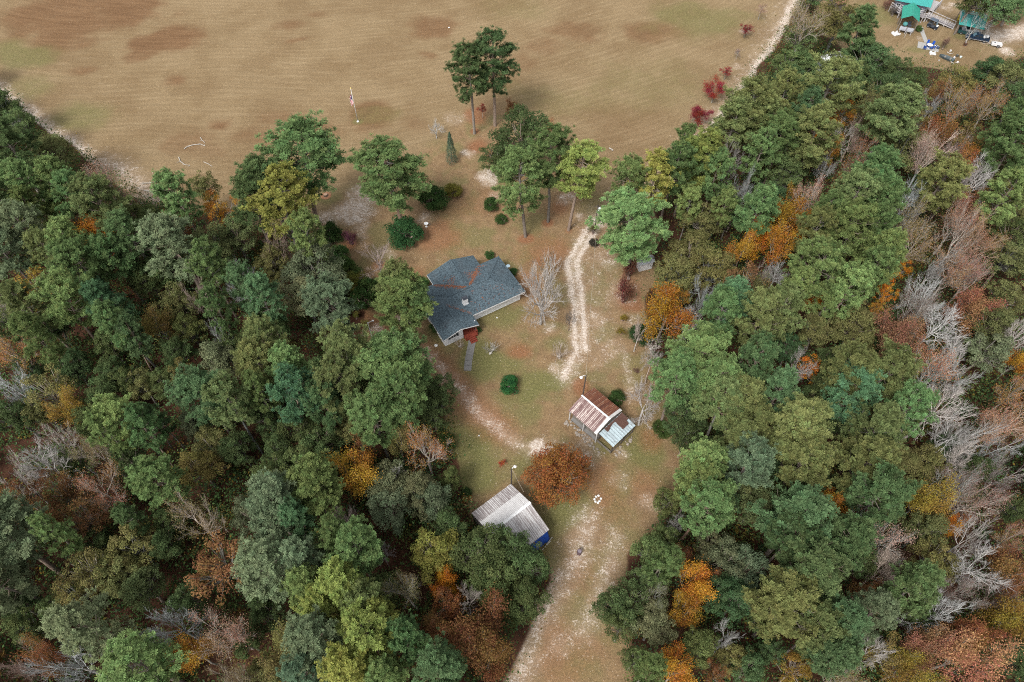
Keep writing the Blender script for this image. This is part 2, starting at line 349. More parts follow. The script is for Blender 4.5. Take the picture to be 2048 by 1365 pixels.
# pale sand showing through as flecks, then as bare track
fl = t.math('ADD', t.math('ADD', t.math('MULTIPLY', t.noise(P, .8, 3, .6), .32), t.math('MULTIPLY', t.noise(t.mapping(P, (1, 1.5, 1), (0, 0, .6)), 2.6, 4, .7, .5), .33)), t.math('MULTIPLY', t.noise(P, 6.0, 2, .7, .3), .35))
sf = t.math('ADD', t.attr('sand'), t.math('MULTIPLY', t.math('SUBTRACT', fl, .5), 4.2))
sandc = t.mix(t.ramp(n_fine, .3, .7), (.29, .243, .20), (.53, .478, .432)); sandc = t.mix(t.math('MULTIPLY', t.ramp(n_vf, .5, .3), .4), sandc, (.20, .14, .10))
base = t.mix(t.math('MULTIPLY', t.ramp(t.attr('sand'), .12, .9), .55), base, t.mix(n_mid, (.24, .175, .125), (.36, .285, .225)))
base = t.mix(t.math('MULTIPLY', t.ramp(sf, .40, 1.02), .85), base, sandc)
sp = t.noise(P, 5.2, 2, .6, .5); base = t.mix(t.math('MULTIPLY', t.ramp(t.math('ADD', sp, t.math('MULTIPLY', t.attr('yard'), .03)), .68, .73), .7), base, (.33, .27, .21))
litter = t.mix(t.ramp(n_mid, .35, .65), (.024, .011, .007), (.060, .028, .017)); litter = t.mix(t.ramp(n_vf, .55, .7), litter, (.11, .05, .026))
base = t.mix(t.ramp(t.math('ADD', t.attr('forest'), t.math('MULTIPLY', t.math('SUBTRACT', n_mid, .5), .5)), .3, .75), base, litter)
hgt = t.math('ADD', t.math('MULTIPLY', n_fine, .7), t.math('MULTIPLY', n_vf, .6))
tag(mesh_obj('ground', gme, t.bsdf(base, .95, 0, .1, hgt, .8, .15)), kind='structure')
# ------------------------------------------------------------ building materials
def shingle_mat():
    t = NT('asphalt_shingles'); P = t.objco()
    sp = t.noise(P, 4.2, 3, .8); vf = t.noise(P, 11.0, 2, .7); big = t.noise(P, .5, 3, .6)
    c = t.mix(t.ramp(sp, .38, .62), (.022, .032, .040), (.064, .092, .110)); c = t.mix(t.math('MULTIPLY', t.ramp(vf, .52, .72), .5), c, (.10, .125, .138))
    c = t.mix(t.math('MULTIPLY', t.ramp(big, .45, .75), .35), c, (.06, .07, .078))
    return t.bsdf(c, .9, 0, .15, vf, .4, .03)
def siding_mat():
    t = NT('white_lap_siding'); P = t.objco(); nz = t.noise(P, 1.2, 5, .7); st = t.noise(t.mapping(P, (3, 3, .4)), 2, 4, .7)
    s = t.n('ShaderNodeSeparateXYZ'); t.l(P, s.inputs[0]); saw = t.math('FRACT', t.math('MULTIPLY', s.outputs[2], 6.0))
    c = t.mix(t.math('MULTIPLY', t.ramp(nz, .5, .8), .35), (.64, .648, .655), (.46, .465, .46)); c = t.mix(t.math('MULTIPLY', t.ramp(st, .58, .75), .3), c, (.28, .27, .245))
    return t.bsdf(c, .6, 0, .3, saw, .5, .02)
def sheet_mat(name, clean, dirty, rusty, fx, fy=.35, ribs_per_m=4.3):
    """corrugated iron: streaks run down the slope; the object colour's red says how far gone each sheet is"""
    t = NT(name); P = t.objco(); oi = t.n('ShaderNodeObjectInfo')
    off = t.n('ShaderNodeVectorMath', operation='ADD'); t.l(P, off.inputs[0])
    cb = t.n('ShaderNodeCombineXYZ'); [t.l(t.math('MULTIPLY', oi.outputs['Random'], 60.0), cb.inputs[i]) for i in range(2)]; t.l(cb.outputs[0], off.inputs[1])
    q = off.outputs[0]; st = t.noise(t.mapping(q, (fx, fy, 1)), 1.0, 4, .75); sp = t.noise(t.mapping(q, (3, 1.4, 1)), 1.5, 5, .7); fi = t.noise(t.mapping(q, (9, 2, 1)), 2, 3, .7)
    sc_ = t.n('ShaderNodeSeparateColor'); t.l(oi.outputs['Color'], sc_.inputs[0]); k = sc_.outputs[0]
    sx_ = t.n('ShaderNodeSeparateXYZ'); t.l(P, sx_.inputs[0]); rib = t.math('SINE', t.math('MULTIPLY', sx_.outputs[0], 6.2832 * ribs_per_m))
    f = t.math('ADD', t.math('MULTIPLY_ADD', t.math('SUBTRACT', st, .5), 2.2, t.math('MULTIPLY', rib, .22)), t.math('ADD', k, t.math('MULTIPLY', t.math('SUBTRACT', sp, .5), .9)))
    c = t.mix(t.ramp(f, .28, .62), clean, dirty); c = t.mix(t.ramp(f, .72, 1.15), c, rusty)
    c = t.mix(t.math('MULTIPLY', t.ramp(fi, .5, .7), .25), c, (.12, .09, .08))
    return t.bsdf(c, .55, .0, .35, sp, .2, .02)
M_SHINGLE = shingle_mat(); M_SIDING = siding_mat()
M_WHITE = plain('white_trim', (.52, .525, .53), .5); M_GLASS = plain('dark_window_glass', (.02, .025, .03), .12, 0, .5, .05)
M_SHUT = plain('dark_shutter_paint', (.025, .032, .036), .6); M_RED = plain('red_painted_timber', (.150, .028, .015), .7); M_PORCH = plain('dark_red_porch_wall', (.060, .016, .013), .8)
M_CONC = plain('weathered_concrete', (.135, .130, .125), .9, var=.35, scale=2.0); M_BLOCK = plain('black_metal_cap', (.03, .035, .045), .5)
M_NEEDLES = plain('fallen_pine_straw', (.165, .062, .030), .95, var=.45, scale=9); M_WOODG = plain('grey_weathered_wood', (.14, .125, .11), .9, var=.4, scale=5); M_DARKW = plain('dark_timber', (.07, .058, .05), .9, var=.35)
M_TINW = sheet_mat('galvanised_sheet', (.37, .365, .365), (.205, .185, .183), (.12, .10, .10), 5.0)
M_TINR = sheet_mat('purple_rusted_sheet', (.38, .325, .30), (.115, .064, .060), (.072, .035, .033), 3.6, .22)
M_TINO = sheet_mat('orange_rusted_sheet', (.31, .22, .155), (.135, .050, .026), (.070, .024, .016), 3.6, .22)
M_TINB = sheet_mat('pale_blue_sheet', (.265, .325, .350), (.20, .238, .258), (.09, .058, .05), 2.2, .8)
_cs = {}
def sheet(W, L, ribs, rh=.035):
    """corrugated sheet W wide (x), L long (y down the slope from 0 to -L)"""
    if (W, L, ribs) not in _cs:
        b = MB(); xs = []; n = ribs
        for i in range(n):
            x0 = W * i / n; s = W / n; xs += [(x0, 0), (x0 + s * .55, 0), (x0 + s * .66, rh), (x0 + s * .89, rh)]
        xs.append((W, 0)); m = len(xs)
        b.add([(x, y, z) for y in (0, -L) for x, z in xs], [(i, i + m, i + 1 + m, i + 1) for i in range(m - 1)])
        _cs[(W, L, ribs)] = b.mesh('roof_sheet')
    return _cs[(W, L, ribs)].copy()
def lay_sheets(parent, mat, x0, x1, n, ytop, ztop, ydir, run, drop, ribs, dirt, rng, lift=0.0):
    """n sheets side by side hanging from a ridge line at (y=ytop, z=ztop) down to y=ytop+ydir*run"""
    W = (x1 - x0) / n; L = math.hypot(run, drop); me = sheet(round(W, 3), round(L, 3), ribs); me.materials.append(mat); a = math.atan2(drop, run)
    for i in range(n):
        o = mesh_obj('roof_sheet', me, None, parent)
        lf = lift + .006 + (.012 if i % 2 else 0) + rng.uniform(0, .006)
        if ydir < 0: o.matrix_local = Matrix.Translation((x0 + W * i, ytop, ztop + lf)) @ Matrix.Rotation(a + rng.uniform(-.004, .004), 4, 'X')
        else: o.matrix_local = Matrix.Translation((x0 + W * (i + 1), ytop, ztop + lf)) @ Matrix.Rotation(math.pi, 4, 'Z') @ Matrix.Rotation(a + rng.uniform(-.004, .004), 4, 'X')
        o.color = (max(0, min(1, dirt + rng.uniform(-.14, .14))), 0, 0, 1)
def straw(parent, name, pts, n, mat, rng, L=(.16, .38), w=.03, zoff=.03):
    """loose needles lying on a slope: pts() gives a random (x, y, z)"""
    vs = []; fs = []
    for i in range(n):
        x, y, z = pts(); a = rng.uniform(0, 3.14); l = rng.uniform(*L) / 2; dx, dy = math.cos(a) * l, math.sin(a) * l; px, py = -math.sin(a) * w / 2, math.cos(a) * w / 2
        h = zoff + rng.uniform(0, .03); k = len(vs)
        vs += [(x - dx - px, y - dy - py, z + h), (x + dx - px, y + dy - py, z + h + rng.uniform(-.01, .03)), (x + dx + px, y + dy + py, z + h), (x - dx + px, y - dy + py, z + h)]; fs.append((k, k + 1, k + 2, k + 3))
    b = MB(); b.add(vs, fs); o = mesh_obj(name, b.mesh(name, mat), None, parent); o['kind'] = 'stuff'; return o
def window(parent, x, y, z, w, h, face, shutters=True, flip=1):
    """window on a wall facing -y (face='y') ; frame > pane"""
    f = MB(); fw = .07
    for (a, b_, c, d) in ((x - w / 2, z, x + w / 2, z + fw), (x - w / 2, z + h - fw, x + w / 2, z + h), (x - w / 2, z + fw, x - w / 2 + fw, z + h - fw), (x + w / 2 - fw, z + fw, x + w / 2, z + h - fw), (x - .02, z + fw, x + .02, z + h - fw), (x - w / 2 + fw, z + h * .5 - .02, x - .025, z + h * .5 + .02), (x + .025, z + h * .5 - .02, x + w / 2 - fw, z + h * .5 + .02)):
        f.box(a, y - .05 * flip, b_, c, y, d) if flip > 0 else f.box(a, y, b_, c, y + .05, d)
    fr = f.build('window', M_WHITE, parent)
    p = MB(); p.box(x - w / 2 + .03, min(y - .02 * flip, y - .003 * flip), z + .03, x + w / 2 - .03, max(y - .02 * flip, y - .003 * flip), z + h - .03); p.build('pane', M_GLASS, fr)
    if shutters:
        for s in (-1, 1):
            b = MB(); cx_ = x + s * (w / 2 + .22); b.box(cx_ - .19, min(y - .045 * flip, y), z - .03, cx_ + .19, max(y - .045 * flip, y), z + h + .03)
            for k in range(6): b.box(cx_ - .14, min(y - .06 * flip, y - .046 * flip), z + .06 + k * h / 6, cx_ + .14, max(y - .06 * flip, y - .046 * flip), z + .06 + k * h / 6 + .08)
            b.build('shutter', M_SHUT, parent)
rB = random.Random(4)
# ------------------------------------------------------------ the white house with the blue-grey roof
HO = Vector((-10.47, 59.70, 0)); HR = math.radians(30.1)
house = thing('house', 'white single storey house with blue-grey shingle roof and small white chimney', 'house', HO, HR)
SL = .30; EZ = 2.8
P3 = lambda x, y, z: (x, y, z)
LT, A_, B_, C6, FR_, PK, FL_, RJ = (0, 10.8, EZ), (15.8, 10.8, EZ), (15.8, 2.08, EZ), (6.2, 2.08, EZ), (6.2, 0, EZ), (3.1, 0, EZ + .93), (0, 0, EZ), (3.1, 5.18, EZ + .93)
R1, R2 = (4.36, 6.44, EZ + 1.308), (11.44, 6.44, EZ + 1.308)
RI, RL1, RL2, RR1, RR2, RP = (7.9, 6.5, EZ + 1.29), (3.6, 10.8, EZ), (3.6, 13.1, EZ), (12.2, 10.8, EZ), (12.2, 13.1, EZ), (7.9, 13.1, EZ + 1.29)
for poly in ([FL_, PK, RJ, R1, LT], [FR_, C6, RJ, PK], [C6, B_, R2, R1, RJ], [B_, A_, R2], [RL1, LT, R1, RI], [RI, R2, A_, RR1], [R1, R2, RI], [RL2, RL1, RI, RP], [RR2, RP, RI, RR1]):
    b = MB(); b.slab(poly, .13); b.build('roof_slope', M_SHINGLE, house)
def caps(a, b_, w=.32):
    a, b_ = Vector(a), Vector(b_); n = max(2, int((b_ - a).length / .5)); m = MB()
    for i in range(n):
        p, q = a.lerp(b_, i / n), a.lerp(b_, (i + .96) / n); m.bar(p + Vector((0, 0, .03 + .008 * (i % 2))), q + Vector((0, 0, .03 + .008 * (i % 2))), w, .05)
    m.build('ridge_cap', M_SHINGLE, house)
for a, b_ in ((R1, R2), (PK, RJ), (RP, RI), (R1, LT), (R2, A_), (R2, B_)): caps(a, b_, .34 if a in (R1, PK, RP) and b_ != LT else .22)
b = MB()
for a, c in ((FL_, LT), (LT, RL1), (RL1, RL2), (RR2, RR1), (RR1, A_), (A_, B_), (B_, C6), (C6, FR_), (FR_, PK), (PK, FL_), (RL2, RP), (RP, RR2)):
    a, c = Vector(a), Vector(c); d = (c - a).normalized(); b.bar(a + Vector((0, 0, -.16)) + d * .01, c + Vector((0, 0, -.16)) - d * .01, .05, .18)
b.build('fascia', M_WHITE, house)
def wall(poly_xz, y0, y1, mat=M_SIDING):
    b = MB(); n = len(poly_xz); b.add([(x, y0, z) for x, z in poly_xz] + [(x, y1, z) for x, z in poly_xz], [tuple(range(n)), tuple(reversed(range(n, 2 * n)))] + [(i, (i + 1) % n, (i + 1) % n + n, i + n) for i in range(n)])
    return b.build('wall', mat, house)
wall([(.45, 0), (3.72, 0), (3.72, EZ - .16 + .3 * 2.46), (3.1, EZ - .16 + .92), (.45, EZ - .16 + .13)], .80, .95)
def wbox(x0, y0, x1, y1, z1=2.82, mat=M_SIDING): b = MB(); b.box(x0, y0, 0, x1, y1, z1); return b.build('wall', mat, house)
wbox(.45, .955, .6, 10.35, 2.74); wbox(5.85, 2.95, 15.35, 3.1, 2.88); wbox(15.2, 3.105, 15.35, 10.35, 2.74); wbox(.605, 10.2, 4.05, 10.35, 2.8); wbox(11.75, 10.2, 15.195, 10.35, 2.8)
wbox(4.05, 10.2, 4.2, 12.5, 2.8); wbox(11.6, 10.2, 11.75, 12.5, 2.8)
wall([(4.205, 0), (11.595, 0), (11.595, EZ - .16 + .18), (7.9, EZ - .16 + 1.28), (4.205, EZ - .16 + .18)], 12.35, 12.5)
wbox(3.60, .955, 3.72, 3.0, 3.2, M_PORCH); wbox(3.725, 2.95, 5.845, 3.1, 3.0, M_PORCH)
b = MB(); [b.box(3.80 + .35 * i, -.05, .38, 3.80 + .35 * i + .33, 2.93, .44) for i in range(6)]; b.box(3.8, 0, .0, 5.88, 2.9, .37); porch = b.build('porch_deck', M_RED, house)
b = MB()
for x, y in ((3.86, .02), (5.82, .02), (5.82, 1.5), (5.82, 2.8)): b.box(x - .05, y - .05, .45, x + .05, y + .05, 1.42)
b.bar((3.86, .02, 1.44), (4.2, .02, 1.44), .12, .06); b.bar((5.35, .02, 1.44), (5.86, .02, 1.44), .12, .06); b.bar((5.82, .06, 1.44), (5.82, 2.85, 1.44), .12, .06)
for k in range(14): b.box(5.80, .15 + k * .19, .5, 5.84, .19 + k * .19, 1.41)
b.build('railing', M_RED, house)
for k in range(3): b = MB(); b.box(4.25, -.33 - .3 * k, 0, 5.4, -.06 - .3 * k, .36 - .12 * k, .02); b.build('porch_step', M_RED, house)
b = MB(); b.box(5.83, .8, .45, 5.95, .92, 3.0); b.build('porch_post', M_WHITE, house)
b = MB(); b.box(4.5, 2.9, .45, 5.4, 2.945, 2.45); d_ = b.build('door', plain('door_paint', (.30, .28, .26)), house); b = MB(); b.lathe([(.03, 0), (.045, .03), (.02, .06)], (4.62, 2.86, 1.4), 8); b.build('handle', M_BLOCK, d_)
window(house, 2.05, .80, 1.25, .95, 1.15, 'y'); window(house, 7.3, 2.95, 1.35, .95, 1.1, 'y'); window(house, 9.7, 2.95, 1.35, .9, 1.1, 'y', False); window(house, 12.6, 2.95, 1.35, .95, 1.1, 'y'); window(house, 14.5, 2.95, 1.5, .6, .8, 'y', False)
b = MB(); b.box(5.7, 4.0, 3.2, 6.5, 4.62, 4.72, .02); b.box(5.66, 3.96, 3.2, 6.54, 4.66, 3.55); ch = b.build('chimney', M_WHITE, house)
b = MB(); b.box(5.66, 3.96, 4.72, 6.54, 4.66, 4.80); b.box(5.85, 4.12, 4.80, 6.35, 4.5, 4.92); b.build('chimney_cap', M_BLOCK, ch)
for x, y in ((9.9, 4.9), (1.35, 1.9)): b = MB(); b.lathe([(.16, 0), (.07, .06), (.06, .38), (.05, .4)], (x, y, EZ + SL * ((y - 2.08) if x > 5 else x)), 8); b.build('vent_pipe', M_BLOCK, house)
b = MB(); b.bar((15.55, 7.6, 2.9), (15.75, 7.6, 3.5), .04); b.lathe([(.02, 0), (.2, .05), (.33, .14)], (15.75, 7.55, 3.45), 12); b.build('satellite_dish', plain('dish_grey', (.18, .24, .28), .5), house)
b = MB(); [b.add([(x0, .35, 0), (x1, .35, 0), (x1, .79, .02), (x0, .79, .02)], [(0, 1, 2, 3)]) for x0, x1 in ((.4, 3.7),)]
zl = lambda x, y: EZ + .3 * (10.8 - y)
def v1():
    s = rB.random() ** .8; o = abs(rB.gauss(0, .42)); x = 3.7 + 3.9 * s; y = 10.7 - 3.9 * s - o * .7 ; return (x - o * .4, y, zl(x, y))
def v2():
    s = rB.random(); w = .25 + .9 * (1 - s); o = rB.gauss(0, w * .45); x = 12.0 - 4.0 * s + o; y = 10.6 - 4.0 * s - abs(o) * .5; return (x, y, max(zl(x, y), EZ + SL * (12.2 - x) if x < 12.2 else 0))
def v3():
    s = rB.random(); o = abs(rB.gauss(0, .16)); x = 6.1 - 2.9 * s + o * .5; y = 2.2 + 2.9 * s + o; return (x, y, EZ + SL * max(y - 2.08, 6.2 - x))
def v4():
    x = rB.uniform(7, 15.3); y = rB.uniform(2.4, 6); return (x, y, EZ + SL * (y - 2.08)) if x < 11.4 or y < 2.08 + (15.8 - x) else (9, 4, EZ + SL * 1.92)
def v5():
    x = 9.6 + rB.gauss(0, .6); y = 8.9 + rB.gauss(0, .45); return (x, y, max(zl(x, y), EZ + SL * (12.2 - x)))
def v6():
    x = 6.2 + rB.gauss(0, .5); y = 9.3 + rB.gauss(0, .5); return (x, y, max(zl(x, y), EZ + SL * (x - 3.6)))
for fn, n in ((v1, 260), (v2, 260), (v3, 60), (v4, 60), (v5, 70), (v6, 60)): straw(house, 'pine_straw', fn, n, M_NEEDLES, rB)

# front walk and bare bed along the wall
def slabs(name, label, cat, L, w, mat, ln=1.2, z=.05):
    """walk laid as separate slabs along photo points"""
    root = thing(name, label, cat, at(*L[0])); pts = [at(u, v) - root.location for u, v in L]; pts = [Vector((p.x, p.y, 0)) for p in pts]
    for a, c in zip(pts[:-1], pts[1:]):
        d = (c - a); n = max(1, round(d.length / ln)); d.normalize(); s = Vector((-d.y, d.x, 0)) * w / 2; q = (c - a) / n
        for i in range(n):
            m = MB(); p0, p1 = a + q * i + d * .015, a + q * (i + 1) - d * .015; zz = z + rB.uniform(-.012, .012)
            m.slab([p0 - s + Vector((0, 0, zz)), p1 - s + Vector((0, 0, zz)), p1 + s + Vector((0, 0, zz)), p0 + s + Vector((0, 0, zz))], .12); m.build('slab', mat, root)
    return root
slabs('garden_walk', 'narrow grey concrete walk leading down from the red front steps', 'walk', [(945, 681), (941, 700), (937, 722), (935, 742)], 1.15, M_CONC)

# ------------------------------------------------------------ grey metal barn
barn = thing('metal_barn', 'open sided barn with weathered grey corrugated roof beside a lamp pole', 'barn', (-5.23, 32.34, 0), math.radians(38.4))
EB, RB_ = 3.0, 4.35
lay_sheets(barn, M_TINW, 0, 6.5, 8, -1.95, (EB + RB_) / 2 + .0, 1, 1.98, (RB_ - EB) / 2 + .01, 4, .62, rB)
lay_sheets(barn, M_TINW, 0, 6.5, 8, -3.95, RB_, 1, 2.12, (RB_ - EB) / 2 + .04, 4, -.12, rB, .03)
lay_sheets(barn, M_TINW, 0, 6.5, 8, -3.95, RB_, -1, 3.95, RB_ - EB, 4, .42, rB)
b = MB(); b.slab([(-.05, -3.75, RB_ - .01), (6.55, -3.75, RB_ - .01), (6.55, -3.95, RB_ + .075), (-.05, -3.95, RB_ + .075)], .02); b.slab([(-.05, -3.95, RB_ + .075), (6.55, -3.95, RB_ + .075), (6.55, -4.15, RB_ - .01), (-.05, -4.15, RB_ - .01)], .02); b.build('ridge_cap', M_WHITE, barn)
for x in (.25, 2.2, 4.3, 6.25):
    for y in (-.25, -7.6): b = MB(); b.box(x - .08, y - .08, 0, x + .08, y + .08, EB - .02); b.build('post', M_DARKW, barn)
for x in (.2, 2.2, 4.3, 6.3):
    b = MB(); b.bar((x, -.05, EB - .09), (x, -3.95, RB_ - .09), .06, .14); b.bar((x, -3.95, RB_ - .09), (x, -7.85, EB - .09), .06, .14); b.build('rafter', M_DARKW, barn)
for k in range(30): b = MB(); b.box(.05 + k * .215, -.20, .05, .05 + k * .215 + .2, -.17, 2.85); b.build('wall_board', M_WOODG, barn)
for k in range(34): b = MB(); b.box(.16, -.3 - k * .218 - .2, .05, .19, -.3 - k * .218, 2.85 + min(k, 33 - k) * .06); b.build('wall_board', M_WOODG, barn)

# ------------------------------------------------------------ rusty tin barn with its lean-to
rb = thing('tin_barn', 'small barn with striped rusty tin roof and pale blue lean-to', 'barn', (8.01, 47.48, 0), math.radians(-45.7))
RE, RR_, RYR = 3.0, 3.95, 2.72
lay_sheets(rb, M_TINR, 0, 4.86, 7, RYR, RR_, -1, RYR, RR_ - RE, 3, .60, rB)
lay_sheets(rb, M_TINO, 0, 4.86, 7, RYR, RR_, 1, 2.72, RR_ - RE, 3, .78, rB)
lay_sheets(rb, plain('white_tin', (.40, .395, .385), .5, var=.2), 4.87, 5.32, 1, RYR, RR_, -1, RYR + .05, RR_ - RE + .02, 1, 0, rB, .03)
lay_sheets(rb, plain('white_tin', (.40, .395, .385), .5), 4.87, 5.32, 1, RYR, RR_, 1, 2.75, RR_ - RE + .02, 2, 0, rB, .03)
b = MB(); b.slab([(-.05, RYR - .13, RR_ + .04), (5.35, RYR - .13, RR_ + .04), (5.35, RYR, RR_ + .09), (-.05, RYR, RR_ + .09)], .02); b.slab([(-.05, RYR, RR_ + .09), (5.35, RYR, RR_ + .09), (5.35, RYR + .13, RR_ + .04), (-.05, RYR + .13, RR_ + .04)], .02); b.build('ridge_cap', M_WHITE, rb)
for x in (.1, 2.75, 5.2): b = MB(); b.box(x - .07, .30, 0, x + .07, .44, RE + .05); b.build('post', plain('pale_post', (.36, .355, .35)), rb)
for i, x in enumerate([.2 + .2 * k for k in range(25)]): b = MB(); b.box(x, .95, .06, x + .185, .98, 3.2); b.build('wall_board', M_WOODG, rb)
for i, x in enumerate([.2 + .2 * k for k in range(25)]): b = MB(); b.box(x, 5.05, .06, x + .185, 5.08, 3.0); b.build('wall_board', M_WOODG, rb)
for k in range(20): y = .99 + k * .2; b = MB(); b.box(5.18, y, .06, 5.21, y + .185, 3.1 + .3 * (1 - abs(y - RYR) / RYR) * 2); b.build('wall_board', M_WOODG, rb)
for k in range(20): y = .99 + k * .2; b = MB(); b.box(.17, y, .06, .199, y + .185, 3.1 + .3 * (1 - abs(y - RYR) / RYR) * 2); b.build('wall_board', M_WOODG, rb)
b = MB(); b.box(.3, .45, 0, 5.0, .94, .22); b.build('plinth', M_CONC, rb)
LN = 11; W_ = 4.85 / LN; L_ = math.hypot(2.66, .42); me_ = sheet(round(W_, 3), round(L_, 3), 1, .05); me_.materials.append(M_TINB)
for i in range(LN):
    o = mesh_obj('lean_to_sheet', me_, None, rb); o.matrix_local = Matrix.Translation((5.34, .55 + W_ * i, 2.62 + .012 * (i % 2))) @ Matrix.Rotation(math.radians(90), 4, 'Z') @ Matrix.Rotation(math.atan2(.42, 2.66), 4, 'X'); o.color = (rB.uniform(.12, .42), 0, 0, 1)
for x, y in ((7.85, .62), (7.85, 2.9), (7.85, 5.3)): b = MB(); b.box(x - .06, y - .06, 0, x + .06, y + .06, 2.2); b.build('post', M_DARKW, rb)
b = MB(); b.box(5.3, .58, 0, 7.8, .62, .5); b.box(7.8, .70, 0, 7.84, 5.2, .45); b.build('wall', M_WOODG, rb)
def lit():
    while True:
        a, c = rB.random(), rB.random(); x = 5.45 + a * 2.4; y = .7 + c * 4.6
        if (c > .62 and .12 < a < .72 and not (c > .9 and a > .5)) or (a < .16 + .07 * math.sin(c * 9) and c > .2): return (x, y, 2.64 - (x - 5.34) * .158 + .06)
straw(rb, 'leaf_litter', lit, 1500, plain('brown_leaf_litter', (.066, .034, .026), .95, var=.5, scale=7), rB, (.08, .2), .10)
# ------------------------------------------------------------ foliage materials
def leaf_mat(name, bark=False, lo=.55, hi=1.5, trans=.3, tipc=None):
    t = NT(name); oi = t.n('ShaderNodeObjectInfo')
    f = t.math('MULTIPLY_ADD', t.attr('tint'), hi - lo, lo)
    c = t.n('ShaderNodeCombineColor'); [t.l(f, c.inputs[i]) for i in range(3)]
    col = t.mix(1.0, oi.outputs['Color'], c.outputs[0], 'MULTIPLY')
    warm = t.n('ShaderNodeHueSaturation'); t.l(col, warm.inputs['Color'])
    t.l(t.math('MULTIPLY_ADD', t.attr('hue'), .07, .465), warm.inputs['Hue']); warm.inputs['Saturation'].default_value = 1.0
    d = t.n('ShaderNodeBsdfDiffuse'); t.l(warm.outputs[0], d.inputs[0])
    tr = t.n('ShaderNodeBsdfTranslucent'); t.l(warm.outputs[0], tr.inputs[0])
    mx = t.n('ShaderNodeMixShader'); mx.inputs[0].default_value = trans
    t.l(d.outputs[0], mx.inputs[1]); t.l(tr.outputs[0], mx.inputs[2]); t.l(mx.outputs[0], t.out.inputs[0]); return t.m
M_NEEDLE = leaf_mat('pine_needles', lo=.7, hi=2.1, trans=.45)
M_LEAF = leaf_mat('leaves', lo=.7, hi=1.95, trans=.45)
def bark_mat(name):
    t = NT(name); oi = t.n('ShaderNodeObjectInfo'); p = t.objco()
    nz = t.noise(t.mapping(p, (4, 4, 1.2)), 2.0, 4, .7); f = t.math('MULTIPLY_ADD', nz, 1.0, .5)
    c = t.n('ShaderNodeCombineColor'); [t.l(f, c.inputs[i]) for i in range(3)]
    return t.bsdf(t.mix(1.0, oi.outputs['Color'], c.outputs[0], 'MULTIPLY'), .9, 0, .15)
M_BARK = bark_mat('bark')

# ------------------------------------------------------------ tree shapes (a few of each kind, shared by their copies)
def unit(a): return a / (np.linalg.norm(a, axis=-1, keepdims=True) + 1e-9)
def tubes(segs, k=4):
    """segs: list of (p0, p1, r0, r1)"""
    p0 = np.array([s[0] for s in segs]); p1 = np.array([s[1] for s in segs]); r0 = np.array([s[2] for s in segs]); r1 = np.array([s[3] for s in segs])
    d = unit(p1 - p0); up = np.where(np.abs(d[:, 2:3]) < .9, np.array([[0, 0, 1.]]), np.array([[1., 0, 0]]))
    x = unit(np.cross(d, up)); y = np.cross(x, d); n = len(segs)
    a = np.arange(k) * 2 * np.pi / k
    ring = np.cos(a)[None, :, None] * x[:, None, :] + np.sin(a)[None, :, None] * y[:, None, :]
    v = np.concatenate([p0[:, None, :] + ring * r0[:, None, None], p1[:, None, :] + ring * r1[:, None, None]], 1).reshape(-1, 3)
    b = np.arange(n)[:, None] * 2 * k; i = np.arange(k)[None, :]
    f = np.stack([b + i, b + (i + 1) % k, b + k + (i + 1) % k, b + k + i], -1).reshape(-1, 4)
    return v, f
def join_vf(parts):
    vs, fs, o = [], [], 0
    for v, f in parts: vs.append(v); fs.append(f + o); o += len(v)
    return np.concatenate(vs), np.concatenate(fs)
def leaf_quads(rng, c, nrm, size, asp=.55):
    n = len(c); t = unit(np.cross(nrm, rng.normal(size=(n, 3)))); b = np.cross(nrm, t)
    s = size[:, None]; h = nrm * s * .18
    v = np.stack([c - t * s * .5, c + b * s * asp * .5 - h, c + t * s * .5 - h * 1.5, c - b * s * asp * .5 - h], 1).reshape(-1, 3)
    return v, np.arange(n * 4).reshape(n, 4)
def needle_tufts(rng, c, d, L, n=15, w=.075):
    """bottle-brush shoots: needles stand out round the shoot and a little forward"""
    m = len(c); q = rng.normal(size=(m, n, 3)); q -= (q * d[:, None, :]).sum(-1, keepdims=True) * d[:, None, :]
    fw = rng.uniform(-.05, 1.0, (m, n, 1)); dirs = unit(unit(q) + d[:, None, :] * fw)
    ln = (L[:, None] * rng.uniform(.8, 1.08, (m, n)))[..., None]; o = c[:, None, :] + d[:, None, :] * rng.uniform(-.12, .12, (m, n, 1))
    side = unit(np.cross(dirs, rng.normal(size=(m, n, 3)) * .35 + d[:, None, :])) * w
    p = o + dirs * ln * .15; e = o + dirs * ln
    v = np.stack([p - side * .35, p + side * .35, e + side * .5, e - side * .5], 2).reshape(-1, 3)
    return v, np.arange(m * n * 4).reshape(-1, 4), m, n
